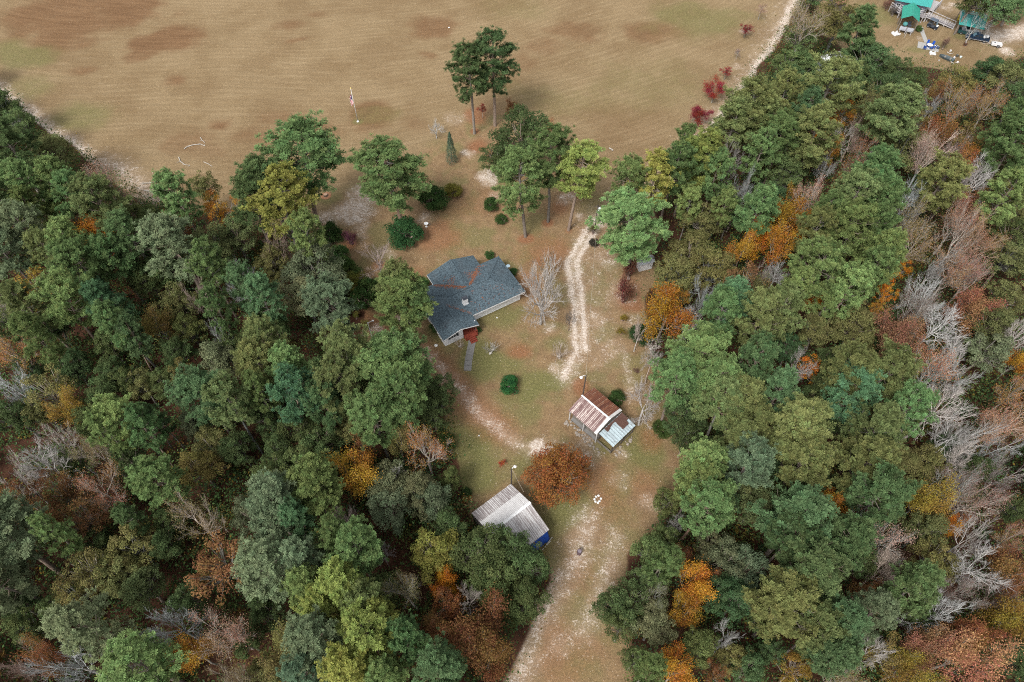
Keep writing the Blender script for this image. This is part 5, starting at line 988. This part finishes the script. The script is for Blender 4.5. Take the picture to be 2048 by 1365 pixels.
def log(pts, r, label, name='fallen_branch', cat='branch', group=None, mat=None):
    p0 = at(*pts[0]); P_ = [at(*q) - p0 for q in pts]; n = len(P_); m = MB(); m.tube([Vector((q.x, q.y, r * .9 + rB.uniform(0, r))) for q in P_], [r * (1 - .5 * i / (n - 1)) for i in range(n)], 7)
    for q in P_[1:]:
        if r < .2: m.tube([(q.x, q.y, r), (q.x + rB.uniform(-.6, .6), q.y + rB.uniform(-.6, .6), r + .12)], [r * .5, r * .2], 5)
    o_ = m.build(name, mat or M_LOG); o_.location = p0; return tag(o_, label, cat, group)
FG = 'bleached branches lying in the field'
log([(369, 299), (376, 294), (388, 291), (402, 290), (410, 293)], .10, 'curved bleached branch, the longest lying in the field at left', group=FG)
log([(358, 316), (361, 324), (370, 331), (380, 332)], .09, 'bent bleached branch just below the longest curved one in the field', group=FG)
log([(401, 276), (405, 282), (410, 287)], .07, 'short bleached branch touching the top of the longest curved one', group=FG)
log([(408, 325), (417, 329), (425, 334)], .07, 'straight bleached branch right of the bent one in the field', group=FG)
log([(284, 368), (302, 367), (318, 364)], .10, 'long thin bleached branch by the field edge above the left woods', group=FG)
log([(288, 382), (300, 384), (310, 388)], .10, 'thin bleached branch nearest the left woods at the field edge', group=FG)
log([(1218, 298), (1226, 302)], .12, 'short bleached branch lying in the right corner of the field', group=FG)
log([(1188, 303), (1196, 304), (1206, 303)], .07, 'thin dull branch lying in the right corner of the field', group=FG)
log([(777, 696), (788, 695), (798, 692)], .18, 'white bleached log lying at the foot of the two pines by the house', 'log', 'log')
log([(1307, 736), (1303, 728), (1309, 716), (1300, 706)], .09, 'fallen crooked branch at the right edge of the yard')
p = at(853, 454); t_ = thing('bird_bath', 'small white bird bath on the grass right of the round bush', 'bird bath', p); b = MB(); b.lathe([(.2, 0), (.2, .06), (.08, .14), (.07, .6), (.12, .68)], (0, 0, 0), 12); b.build('pedestal', M_WHITE, t_); b = MB(); b.lathe([(.1, .68), (.36, .78), (.38, .84), (.33, .83), (.05, .77)], (0, 0, 0), 14); b.build('bowl', M_WHITE, t_)
# rubble footing along the rusty barn
for i in range(46):
    x, y = rB.uniform(-.2, 7.9), rB.uniform(-.75, .25) if i < 34 else 0
    if i >= 34: x, y = rB.uniform(8.0, 8.7), rB.uniform(.6, 5.2)
    w_ = rb.matrix_basis @ Vector((x, y, 0)); rock('rubble', (w_.x, w_.y, 0), rB.uniform(.10, .26), plain('pale_rubble', (.20, .172, .145), .95, var=.45, scale=2), 'rough pale lump of rubble strewn round the foot of the rusty barn', 'rubble', 'rubble round the rusty barn')
# blue tarpaulin under the front eave of the grey barn
M_TARP = plain('blue_tarpaulin', (.005, .040, .21), .45, var=.3, scale=2)
b = MB(); n = 14; vs = []; fs = []
for j in range(5):
    for i in range(n + 1):
        x = 3.3 + 3.0 * i / n; k = j / 4; vs.append((x, -7.72 - .75 * k + .06 * math.sin(i * 1.7 + j), 2.45 - 1.5 * k ** 1.3 + .09 * math.sin(i * 1.1 + 2 * j)))
for j in range(4):
    for i in range(n): a = j * (n + 1) + i; fs.append((a, a + 1, a + n + 2, a + n + 1))
b.add(vs, fs); o = b.build('tarpaulin', M_TARP, None, True); o.matrix_world = Matrix.Translation(barn.location) @ Matrix.Rotation(barn.rotation_euler[2], 4, 'Z'); md = o.modifiers.new('thickness', 'SOLIDIFY'); md.thickness = .02
tag(o, 'bright blue tarpaulin hung under the front eave of the grey barn', 'tarpaulin')
for k, (x, y) in enumerate([(5.6, -8.55), (6.1, -8.4)]):
    w_ = Matrix.Translation(barn.location) @ Matrix.Rotation(barn.rotation_euler[2], 4, 'Z') @ Vector((x, y, 0)); m = MB(); m.bar((-.8, -.1, .1 + .1 * k), (.8, .1, .12 + .1 * k), .1, .05); o = m.build('plank', M_LOG, None, loc=w_, rotz=barn.rotation_euler[2] + .1 * k); tag(o, ['pale loose plank on the ground below the blue tarpaulin, outer one', 'pale loose plank on the ground below the blue tarpaulin, inner one'][k], 'plank')
# small shed half hidden under the trees
def gable(name, label, cat, A, B, C, ez, rise, matr, walls=None, n=7, ribs=2, over=.25, posts=None, dirt=.2, sheets=True, gable_end=None):
    """A-B is one eave, C the far eave's corner below A (plan points at eave height)"""
    A, B, C = Vector(A[:2]).to_3d(), Vector(B[:2]).to_3d(), Vector(C[:2]).to_3d(); X = (B - A); Lx = X.length; ang = math.atan2(X.y, X.x); t_ = thing(name, label, cat, (A.x, A.y, 0), ang)
    Yd = Vector((-X.y, X.x, 0)).normalized(); W = (C - A).dot(Yd); s = 1 if W > 0 else -1; W = abs(W)
    for side in (1, -1):
        lay_sheets(t_, matr, 0, Lx, n, s * W / 2, ez + rise, side, W / 2 + .03, rise + .01, ribs, dirt, rB)
    b_ = MB(); y = s * W / 2; b_.slab([(-.04, y - .16, ez + rise + .03), (Lx + .04, y - .16, ez + rise + .03), (Lx + .04, y, ez + rise + .08), (-.04, y, ez + rise + .08)], .02); b_.slab([(-.04, y, ez + rise + .08), (Lx + .04, y, ez + rise + .08), (Lx + .04, y + .16, ez + rise + .03), (-.04, y + .16, ez + rise + .03)], .02); b_.build('ridge_cap', matr, t_)
    y0, y1 = (0, W) if s > 0 else (-W, 0)
    if walls:
        o_ = over
        for (wx0, wy0, wx1, wy1) in ((o_, y0 + o_, Lx - o_, y0 + o_ + .1), (o_, y1 - o_ - .1, Lx - o_, y1 - o_)):
            m = MB(); m.box(wx0, wy0, 0, wx1, wy1, ez + o_ * 2 * rise / W - .05); m.build('wall', walls, t_)
        for wx in (o_ + .005, Lx - o_ - .105):
            m = MB(); m.prof([(y0 + o_ + .105, 0), (y1 - o_ - .105, 0), (y1 - o_ - .105, ez + .04), ((y0 + y1) / 2, ez + rise - .08), (y0 + o_ + .105, ez + .04)], wx, wx + .1); m.build('wall', walls, t_)
    if posts:
        for x in (.15, Lx / 2, Lx - .15):
            for yy in (y0 + .15, y1 - .15): m = MB(); m.box(x - .07, yy - .07, 0, x + .07, yy + .07, ez); m.build('post', posts, t_)
    if gable_end:
        m = MB(); m.prof([(y0 + .05, ez - .02), (y1 - .05, ez - .02), ((y0 + y1) / 2, ez + rise - .06)], .04, .12); m.build('gable_end', gable_end, t_)
    return t_, Lx, W, s
SA, SB, SC = at(1271, 518, 1.9), at(1302, 510, 1.9), at(1280, 532, 1.9)
shed, _, _, _ = gable('shed', 'small white shed with grey tin roof half hidden under the trees right of the drive', 'shed', SC, SC + (SB - SA), SA, 1.9, .4, sheet_mat('grey_tin', (.28, .295, .31), (.15, .16, .165), (.14, .14, .14), 3.0), M_WHITE, 4, 2)

# ------------------------------------------------------------ the green-roofed place at the upper right
M_TEAL = plain('green_painted_roof_metal', (.008, .150, .108), .5, var=.12, scale=1.5); M_TEALP = plain('faded_green_roof_metal', (.032, .205, .190), .5, var=.15, scale=1.5)
M_RAIL = plain('grey_white_timber', (.33, .315, .315), .8, var=.25); M_DECK = plain('mauve_grey_decking', (.16, .145, .15), .9, var=.3)
d1 = lambda x, y, z: at(1760 + x / 12.4, y / 12.4, z); d2 = lambda x, y, z: at(1900 + x / 12.4, y / 12.4, z); d3 = lambda x, y, z: at(1800 + x / 12.4, 60 + y / 12.4, z)
eL, eR = d1(330, 0, 3.2), d1(1260, 200, 3.2); dx_ = (eR - eL).normalized(); far_ = Vector((-dx_.y, dx_.x, 0))
gh, GL, GW, _ = gable('green_roofed_house', 'long house with faded green metal roof cut by the top edge of the photo', 'house', eL, eR, eL + far_ * 8.5, 3.2, 1.5, M_TEALP, plain('dim_house_wall', (.16, .17, .22), .8), 14, 3, .9)
for i, x in enumerate((1.6, 4.0, 6.4)): window(gh, x, .895, 1.2, .9, 1.1, 'y', False)
pv, _, _, _ = gable('porch_pavilion', 'small open pavilion with bright green gable roof before the long house', 'pavilion', d1(570, 155, 2.8), d1(530, 470, 2.8), d1(1000, 250, 2.8), 2.8, 1.1, M_TEAL, None, 8, 2, posts=M_WOODG)
cp, CL, CW, cs_ = gable('carport', 'carport with bright green gable roof and grey posts beside the ramp', 'carport', d2(215, 610, 2.6), d2(850, 745, 2.6), d2(230, 215, 2.6), 2.6, 1.0, M_TEALP, None, 9, 2, posts=M_WOODG, gable_end=plain('grey_gable_board', (.33, .37, .38)))
def deck(name, label, pts, z, planks=8, rail=True, mat=None, cat='deck', z2=None, w=1.5):
    """decking from a to b, w wide, laid in boards, railed both sides"""
    a, c = Vector(pts[0]), Vector(pts[1]); a.z = 0; c.z = 0; z2 = z if z2 is None else z2; L = (c - a).length; ang = math.atan2((c - a).y, (c - a).x); t_ = thing(name, label, cat, a, ang)
    for k in range(planks): y = -w / 2 + w * k / planks; m = MB(); m.slab([(0, y + .01, z), (L, y + .01, z2), (L, y + w / planks - .015, z2), (0, y + w / planks - .015, z)], .06); m.build('plank', mat or M_DECK, t_)
    for y in (-w / 2 - .03, w / 2 + .03):
        if rail:
            m = MB(); m.bar((0, y, z + 1.0), (L, y, z2 + 1.0), .12, .07); m.bar((0, y, z + .5), (L, y, z2 + .5), .08, .06); m.bar((0, y, z + .04), (L, y, z2 + .04), .06, .14); m.build('railing', M_RAIL, t_)
        n = max(2, int(L / 1.8))
        for i in range(n + 1): x = .06 + (L - .12) * i / n; zz = z + (z2 - z) * x / L; m = MB(); m.box(x - .055, y - .055, 0, x + .055, y + .055, zz + (.97 if rail else -.02)); m.build('post', M_RAIL, t_)
    return t_
deck('ramp', 'long grey timber wheelchair ramp with white rails down to the carport', (d1(1160, 395, 1.1), d2(95, 680, .2)), 1.1, 7, True, None, 'ramp', .15, 1.5)
deck('landing', 'short railed landing between the green pavilion and the ramp', (d1(1000, 420, 1.1), d1(1160, 385, 1.1)), 1.1, 6, True, None, 'landing', None, 1.4)
deck('side_deck', 'pale grey deck walk along the right end of the long house', (d1(1230, 250, 1.1), d1(1430, 40, 1.1)), 1.1, 8, True, plain('pale_decking', (.28, .27, .275), .9), 'deck', None, 1.7)
deck('stair_ramp', 'railed steps running down left behind the green pavilion', (d1(320, 150, 1.3), d1(540, 330, 1.1)), 1.3, 6, True, plain('dark_decking', (.10, .09, .10), .9), 'steps', 1.1, 1.4)
dk = deck('porch_deck', 'grey porch deck in front of the green pavilion with grill and furniture', (d1(510, 690, .7), d1(800, 760, .7)), .7, 8, False, None, 'deck', None, 2.0)
pl = d1(480, 735, .7); m = MB()
def simple(name, label, cat, p, parts, rotz=0.0, group=None):
    t_ = thing(name, label, cat, p, rotz, group)
    for nm, mb, mt in parts: mb.build(nm, mt, t_)
    return t_
for i, (q, lab) in enumerate([((470, 735), 'left one'), ((650, 775), 'right one')]):
    a = d1(q[0], q[1], .75); m1 = MB(); m1.box(0, -.06, 0, 1.35, .06, .55, .02); simple('storage_bench', 'pale blue-grey bench along the porch deck front, ' + lab, 'bench', (a.x, a.y, .72), [('seat', m1, plain('pale_bench', (.30, .315, .35))), ('backrest', MB().box(0, -.12, .2, 1.35, -.07, .85), plain('pale_bench', (.30, .315, .35)))], math.radians(-16))
a = d1(610, 640, 1.0); simple('grill', 'round topped teal covered grill on the porch deck', 'grill', (a.x, a.y, .72), [('body', MB().lathe([(.3, .3), (.5, .5), (.52, .75), (.4, 1.0), (.1, 1.12)], (0, 0, 0), 14), plain('teal_cover', (.05, .17, .17), .7)), ('leg', MB().lathe([(.3, 0), (.05, .1), (.06, .3)], (0, 0, 0), 8), M_BLOCK)])
a = d1(720, 650, .9); simple('patio_chair', 'black cushioned patio chair on the porch deck', 'chair', (a.x, a.y, .72), [('seat', MB().box(-.4, -.4, .25, .4, .4, .48, .05), M_BLOCK), ('backrest', MB().box(-.4, .28, .485, .4, .42, 1.05, .04), M_BLOCK), ('leg', MB().box(-.36, -.36, 0, -.3, -.3, .25), M_BLOCK), ('leg', MB().box(.3, -.36, 0, .36, -.3, .25), M_BLOCK), ('leg', MB().box(-.36, .3, 0, -.3, .36, .25), M_BLOCK), ('leg', MB().box(.3, .3, 0, .36, .36, .25), M_BLOCK)])
a = d1(600, 930, 0); b = MB(); b.tube([(0, 0, 0), (.15, .1, 1.6)], [.06, .05], 6); o = b.build('leaning_post', M_LOG, None, loc=a); tag(o, 'pale brown post standing before the porch deck', 'post')

# vehicles
def wheel(parent, x, y, r, w, rim=(.45, .46, .48)):
    m = MB(); n = 16; pr = [(r * .55, -w / 2), (r * .92, -w / 2), (r, -w * .3), (r, w * .3), (r * .92, w / 2), (r * .55, w / 2)]
    vs = [(x + q * math.cos(2 * math.pi * k / n), y + h, r + q * math.sin(2 * math.pi * k / n)) for q, h in pr for k in range(n)]; m.add(vs, [(i * n + k, i * n + (k + 1) % n, (i + 1) * n + (k + 1) % n, (i + 1) * n + k) for i in range(5) for k in range(n)])
    o_ = m.build('wheel', plain('tyre_rubber', (.02, .02, .022), .9), parent, True); m = MB(); s = 1 if y > 0 else -1; m.tube([(x, y - w * .30, r), (x, y + w * .30, r)], r * .56, 12); m.build('rim', plain('rim_metal', rim, .35, .6), o_)
def body(prof, w, inset=0.0, bev=.06):
    """side outline (x, z) swept across the width, upper corners drawn in"""
    m = MB(); n = len(prof); rows = []
    zs = [z for _, z in prof]; zm, zx = min(zs), max(zs)
    for y, k in ((-w / 2, 1), (-w / 2 + bev, 0), (w / 2 - bev, 0), (w / 2, 1)):
        for x, z in prof:
            sh = inset * (z - zm) / (zx - zm + 1e-6); xx = x; zz = z - (bev * .6 if k and z > (zm + zx) / 2 else 0); yy = y + (sh if y < 0 else -sh); m.v.append((xx, yy, zz))
    m.f += [tuple(range(n)), tuple(reversed(range(3 * n, 4 * n)))] + [(r * n + i, r * n + (i + 1) % n, (r + 1) * n + (i + 1) % n, (r + 1) * n + i) for r in range(3) for i in range(n)]
    return m
M_NAVY = plain('dark_blue_car_paint', (.008, .020, .042), .18, 0, .6, .06); M_CHROME = plain('bright_trim', (.6, .62, .64), .25, .7)
TF, TR = d2(365, 985, 0), d2(925, 1090, 0); tl = (TF - TR); ta = math.atan2(tl.y, tl.x); LT_ = tl.length; sc_k = LT_ / 5.6
tc = (TF + TR) / 2 + Vector((.35, .75, 0)); truck = thing('pickup_truck', 'dark blue crew cab pickup truck parked below the carport with a trailer hitched', 'pickup truck', tc, ta); truck.scale = (sc_k,) * 3
body([(-2.8, .42), (-2.8, .98), (-2.72, 1.06), (-1.02, 1.06), (-1.0, .98), (1.15, 1.04), (2.35, .98), (2.72, .86), (2.8, .6), (2.75, .42)], 1.95, .05).build('body', M_NAVY, truck)
body([(-1.0, 1.0), (-.92, 1.72), (-.6, 1.80), (.35, 1.80), (.62, 1.72), (1.25, 1.05)], 1.82, .2).build('cab', M_NAVY, truck)
b = MB(); b.slab([(1.245, -.72, 1.085), (1.245, .72, 1.085), (.67, .62, 1.70), (.67, -.62, 1.70)], .01); b.build('windscreen', plain('windscreen_sky', (.10, .17, .21), .08, 0, .6, .05), truck)
for s in (-1, 1):
    for x0, x1 in ((-.85, -.15), (-.05, .85)):
        yb, yt = s * .885, s * .745; m = MB(); m.slab([(x0, yb, 1.12), (x1, yb, 1.12), (min(x1, .55) if x1 > 0 else x1, yt, 1.66), (x0 + .06, yt, 1.66)], .015); m.build('side_window', M_GLASS, truck)
    m = MB(); m.box(.75, s * .99 - .1, 1.1, .95, s * .99 + .1, 1.28, .02); m.build('mirror', M_BLOCK, truck)
    m = MB(); m.box(2.62, s * .68 - .2, .72, 2.79, s * .68 + .2, .9, .02); m.build('headlight', M_CHROME, truck)
    m = MB(); m.box(-2.6, s * .985 - .02, .45, 2.5, s * .985 + .02, .54); m.build('trim_strip', M_CHROME, truck)
    for x in (-1.75, 1.85): wheel(truck, x, s * .86, .39, .26)
b = MB(); b.box(-2.72, -.82, 1.068, -1.08, .82, 1.075); b.build('bed_liner', plain('dark_bed', (.012, .014, .02), .9), truck)
for x0, y0, x1, y1 in ((-2.75, -.93, -1.03, -.84), (-2.75, .84, -1.03, .93), (-2.8, -.83, -2.7, .83)): b = MB(); b.box(x0, y0, 1.08, x1, y1, 1.22, .015); b.build('bed_side', M_NAVY, truck)
b = MB(); b.box(2.74, -.95, .42, 2.88, .95, .62, .03); b.build('bumper', M_CHROME, truck)
q = truck.matrix_basis
def on_truck(x, y, z): return Matrix.Translation(tc) @ Matrix.Rotation(ta, 4, 'Z') @ Matrix.Scale(sc_k, 4) @ Vector((x, y, z))
b = MB(); b.box(-.3, -.9, 0, .3, .9, .42, .03); t_ = simple('truck_toolbox', 'white crossbed toolbox in the pickup bed behind the cab', 'toolbox', on_truck(-1.35, 0, 1.076), [('box', MB().box(-.22, -.8, 0, .22, .8, .26, .02), M_WHITE), ('lid', MB().box(-.24, -.82, .262, .24, .82, .34, .03), M_WHITE)], ta); t_.scale = (sc_k,) * 3
t_ = simple('cooler', 'white box with dark lid marks lying in the pickup bed', 'cooler', on_truck(-2.15, -.3, 1.076), [('box', MB().box(-.35, -.35, 0, .35, .35, .3, .03), M_WHITE), ('lid', MB().box(-.36, -.36, .302, .36, .36, .37, .03), M_WHITE), ('handle', MB().box(-.12, -.1, .375, .08, .08, .41), M_BLOCK)], ta); t_.scale = (sc_k,) * 3
trp = d2(1120, 1165, 0) + Vector((.15, .25, 0)); tra = math.atan2((TF - TR).y, (TF - TR).x) + .03
trl = simple('small_trailer', 'small white flat lidded trailer hitched behind the dark blue pickup', 'trailer', trp, [('body', body([(-1.1, .35), (-1.1, .72), (-.9, .80), (.9, .80), (1.1, .70), (1.1, .35)], 1.25, .06), plain('trailer_white', (.42, .41, .41), .5)), ('vent', MB().box(.35, -.15, .795, .65, .15, .86, .01), M_BLOCK), ('drawbar', MB().bar((1.1, 0, .4), (1.75, 0, .42), .08), M_CHROME)], tra)
for s in (-1, 1): wheel(trl, -.35, s * .66, .27, .16, (.6, .6, .6)); m = MB(); m.box(-.66, s * .66 - .12, .56, -.04, s * .66 + .12, .60, .01); m.build('mudguard', M_BLOCK, trl)
gp = d1(1290, 720, 0) + Vector((.1, .4, 0)); gf = d1(1460, 790, 0); gb_ = d1(1140, 660, 0); ga_ = math.atan2((gf - gb_).y, (gf - gb_).x)
gc = thing('golf_cart', 'black golf cart with dark roof parked below the ramp', 'golf cart', gp, ga_)
body([(-1.2, .3), (-1.2, .78), (-.7, .84), (-.5, .5), (.35, .42), (.7, .82), (1.1, .72), (1.22, .5), (1.2, .3)], 1.15, .04).build('body', plain('black_cart_paint', (.010, .016, .026), .25, 0, .5, .05), gc)
b = MB(); b.box(-.75, -.5, .82, -.25, .5, .96, .05); b.build('seat', plain('dark_vinyl', (.03, .035, .04), .6), gc); b = MB(); b.box(-.82, -.5, .97, -.68, .5, 1.4, .04); b.build('backrest', plain('dark_vinyl', (.03, .035, .04)), gc)
b = MB(); b.box(-1.15, -.58, 1.82, .55, .58, 1.9, .05); b.build('roof', plain('dark_blue_roof', (.022, .038, .060), .35, 0, .5), gc)
for x, y, x2 in ((-1.05, -.5, -1.0), (-1.05, .5, -1.0), (.75, -.5, .48), (.75, .5, .48)): b = MB(); b.bar((x, y, .75), (x2, y, 1.83), .05); b.build('roof_post', M_BLOCK, gc)
b = MB(); b.slab([(.78, -.48, .85), (.78, .48, .85), (.52, .48, 1.75), (.52, -.48, 1.75)], .012); b.build('windscreen', plain('windscreen_sky', (.10, .17, .21)), gc); b = MB(); b.tube([(.5, .25, .85), (.25, .25, 1.1)], .03, 6); b.lathe([(.19, 0), (.21, .02), (.19, .04)], (.25, .25, 1.1), 12); b.build('steering_wheel', M_BLOCK, gc)
b = MB(); b.box(.72, -.36, .80, 1.12, .36, .86, .02); b.build('bonnet_panel', plain('pale_bonnet', (.5, .52, .52)), gc)
for x in (-.8, .85):
    for s in (-1, 1): wheel(gc, x, s * .52, .23, .2, (.2, .2, .2))
cb_ = (d2(215, 610, 2.6) + d2(850, 745, 2.6) + d2(230, 215, 2.6) + d2(860, 350, 2.6)) / 4
car = thing('parked_car', 'dark green car parked in the shade of the green carport', 'car', (cb_.x - .3, cb_.y - 1.6, 0), ta + math.pi)
body([(-2.2, .3), (-2.2, .82), (-1.2, .92), (1.1, .9), (2.0, .78), (2.2, .6), (2.2, .3)], 1.75, .06).build('body', plain('dark_green_paint', (.010, .038, .040), .2, 0, .6), car); body([(-1.5, .9), (-1.0, 1.38), (.3, 1.38), (1.0, .9)], 1.5, .18).build('cab', M_GLASS, car)
for x in (-1.35, 1.4):
    for s in (-1, 1): wheel(car, x, s * .78, .31, .2)
for s in (-1, 1): b = MB(); b.box(2.08, s * .6 - .2, .6, 2.21, s * .6 + .2, .74, .02); b.build('headlight', M_CHROME, car)
yk = d2(205, 490, .6); simple('kayak', 'yellow boat standing on end inside the left end of the carport', 'boat', (yk.x + .3, yk.y + .3, 0), [('hull', MB().lathe([(.08, 0), (.32, .5), (.4, 1.3), (.3, 2.1), (.06, 2.5)], (0, 0, 0), 12), plain('yellow_plastic', (.40, .32, .035), .4)), ('seat', MB().box(-.22, -.42, 1.0, .22, -.36, 1.7, .01), M_BLOCK)])
# patio, table and chairs, boat, sheets
slabs('stepping_walk', 'grey concrete walk from the green pavilion down to the patio', 'walk', [(1842, 55), (1845, 66), (1849, 76), (1853, 86)], .95, plain('pale_concrete', (.22, .215, .205), .9, var=.3))
pc = d1(1200, 1170, 0); patio = thing('patio', 'grey paved patio at the end of the concrete walk', 'patio', (pc.x, pc.y, 0), -.4)
for i in range(5):
    for j in range(3): b = MB(); b.box(-2.3 + i * .9, -1.3 + j * .88, 0, -1.42 + i * .9, -.44 + j * .88, .06 + .006 * ((i + j) % 3)); b.build('paving_slab', plain('pale_concrete', (.22, .215, .205)), patio)
tp_ = d1(1235, 1125, .7); simple('patio_table', 'round white table on the patio among blue chairs', 'table', (tp_.x, tp_.y, .07), [('tabletop', MB().lathe([(.55, .70), (.6, .72), (.6, .75), (.5, .76)], (0, 0, 0), 18), M_WHITE), ('pedestal', MB().lathe([(.3, 0), (.06, .08), (.05, .69)], (0, 0, 0), 10), M_WHITE)])
M_BLUEC = plain('blue_plastic', (.010, .05, .24), .45, var=.1)
cdef = [((1190, 1085), 'blue chair at the upper left of the white patio table'), ((1300, 1110), 'blue chair at the upper right of the white patio table'), ((1180, 1160), 'blue chair at the left of the white patio table'), ((1270, 1200), 'blue chair nearest the woods at the white patio table'), ((1330, 1185), 'blue chair at the lower right of the white patio table'), ((1110, 1205), 'dark blue chair standing apart at the left end of the patio')]
proto_c = None
for (x, y), lab in cdef:
    p = d1(x, y, .3); rz = math.atan2(tp_.y - p.y, tp_.x - p.x) - math.pi / 2
    if proto_c is None:
        proto_c = thing('patio_chair', lab, 'chair', (p.x, p.y, .07), rz, 'blue chairs on the patio')
        b = MB(); b.box(-.26, -.26, .38, .26, .26, .43, .02); b.build('seat', M_BLUEC, proto_c); b = MB(); b.slab([(-.26, -.27, .44), (.26, -.27, .44), (.24, -.36, .95), (-.24, -.36, .95)], .04); b.build('backrest', M_BLUEC, proto_c)
        for sx in (-1, 1):
            for sy in (-1, 1): b = MB(); b.box(sx * .22 - .025, sy * .22 - .025, 0, sx * .22 + .025, sy * .22 + .025, .375); b.build('leg', M_BLUEC, proto_c)
    else: c = dup(proto_c); c.location = (p.x, p.y, .07); c.rotation_euler = (0, 0, rz); c['label'] = lab
def sheet_pile(name, label, cat, p, w, l, rz, mat):
    t_ = thing(name, label, cat, p, rz); b_ = MB(); n = 6; vs = [(-w / 2 + w * i / n, -l / 2 + l * j / n, .32 + .16 * math.sin(i * 1.3) * math.cos(j * 1.1) + rB.uniform(-.05, .05)) for j in range(n + 1) for i in range(n + 1)]
    b_.add(vs + [(x * 1.04, y * 1.04, .02) for x, y, z in vs], [(j * 7 + i, j * 7 + i + 1, j * 7 + i + 8, j * 7 + i + 7) for j in range(n) for i in range(n)] + [(e + 49, f + 49, f, e) for e, f in [(i, i + 1) for i in range(6)] + [(i * 7 + 6, i * 7 + 13) for i in range(6)] + [(48 - i, 47 - i) for i in range(6)] + [((6 - i) * 7, (5 - i) * 7) for i in range(6)]]); b_.build('cover', mat, t_, True)
    m_ = MB(); m_.bar((-w * .3, -l * .52, .08), (w * .3, -l * .53, .08), .1); m_.build('weight', M_WOODG, t_); return t_
sheet_pile('white_tarp', 'white sheeted heap on the grass left of the porch deck', 'tarp', d1(385, 855, 0), 1.5, 1.3, .3, plain('white_sheet', (.38, .375, .37), .6)); sheet_pile('white_tarp', 'white covered heap at the wood edge below the patio', 'tarp', d3(800, 600, 0), 1.2, 1.0, -.2, plain('white_sheet', (.38, .375, .37)))
bp, bq = d3(1000, 630, .3), d3(1320, 760, .3); ba = math.atan2((bp - bq).y, (bp - bq).x); Lb = (bp - bq).length + .3; bc_ = (bp + bq) / 2
boat = thing('rowing_boat', 'dark flat bottomed boat lying on the grass below the patio', 'boat', (bc_.x, bc_.y, 0), ba); n = 12; vs = []
for k, (z, sc2) in enumerate(((0.02, .72), (.5, 1.0), (.5, .90), (.14, .66))):
    for i in range(n + 1): x = -Lb / 2 + Lb * i / n; w_ = .62 * (1 - max(0, (i / n - .55) / .45) ** 2 * .85) * sc2; vs.append((x, w_, z)); vs.append((x, -w_, z))
row = 2 * (n + 1); fs = []
for k in range(3):
    for i in range(n):
        for s in (0, 1): a = k * row + 2 * i + s; fs.append((a, a + 2, a + row + 2, a + row))
    for e in (0, 2 * n): a = k * row + e; fs.append((a, a + 1, a + row + 1, a + row))
for k in (0, 3): fs += [(k * row + 2 * i, k * row + 2 * i + 1, k * row + 2 * i + 3, k * row + 2 * i + 2) for i in range(n)]
b = MB(); b.add(vs, fs); b.build('hull', plain('dark_grey_hull', (.05, .065, .07), .6), boat)
for x in (-Lb * .25, Lb * .12): b = MB(); b.box(x - .15, -.5, .38, x + .15, .5, .43); b.build('seat', M_WOODG, boat)
JUNK = [(930, 470, .35, (.05, .07, .12), 'dark blue tub beside the brown bush on the patio edge'), (880, 430, .22, (.6, .6, .6), 'pale bucket beside the brown bush on the patio edge'), (1245, 540, .26, (.4, .39, .38), 'white box on the grass above the dark boat'), (1410, 665, .32, (.07, .07, .06), 'dark tub right of the dark boat'), (1500, 690, .24, (.5, .62, .62), 'pale turquoise pail farthest right of the dark boat'), (1340, 700, .2, (.6, .6, .62), 'grey pail at the end of the dark boat'), (1420, 820, .22, (.6, .58, .56), 'pale pail low right of the dark boat'), (960, 770, .16, (.4, .39, .38), 'small white pail in the grass left of the dark boat')]
for x, y, r_, c, lab in JUNK:
    p = d3(x, y, 0); t_ = thing('tub', lab, 'tub', p); m = MB(); m.lathe([(r_ * .8, 0), (r_, r_ * 1.1), (r_ * 1.06, r_ * 1.12), (r_ * 1.02, r_ * 1.2), (r_ * .9, r_ * 1.05), (r_ * .75, r_ * .3)], (0, 0, 0), 12); m.build('bowl', plain('tub_%d' % int(c[0] * 100 + c[2] * 1000), c, .5), t_); m = MB(); m.tube([(-r_, 0, r_ * 1.1), (0, 0, r_ * 1.25), (r_, 0, r_ * 1.1)], .015, 5); m.build('handle', M_BLOCK, t_)
for i, (L, lab) in enumerate([([(1160, 565), (1230, 600), (1270, 610)], 'pale plank lying above the dark boat, longer one'), ([(1240, 790), (1290, 830), (1330, 850)], 'white plank among rubbish at the lower end of the dark boat'), ([(1360, 830), (1420, 830), (1450, 820)], 'grey plank lying right of the dark boat')]):
    log([(1800 + x / 12.4, 60 + y / 12.4) for x, y in L], .09, lab, 'plank', 'plank')
# white roof behind the trees and a rusty roof beside it
wA, wB, wC = at(1640, 112, 2.4), at(1688, 100, 2.4), at(1655, 133, 2.4)
gable('white_roofed_shed', 'shed with brilliant white roof showing through the trees, upper right', 'shed', wC, wC + (wB - wA), wA, 2.3, .7, plain('brilliant_white_roof', (.52, .53, .54), .4), plain('dim_house_wall', (.16, .17, .22)), 6, 2)
wA, wB, wC = at(1672, -8, 2.4), at(1694, -12, 2.4), at(1675, 9, 2.4)
gable('rusty_roofed_shed', 'little shed with red-brown rusty roof at the top edge beside the field trees', 'shed', wC, wC + (wB - wA), wA, 2.3, .5, sheet_mat('red_brown_roof', (.20, .085, .065), (.14, .05, .04), (.08, .03, .025), 3.0), M_DARKW, 3, 2)
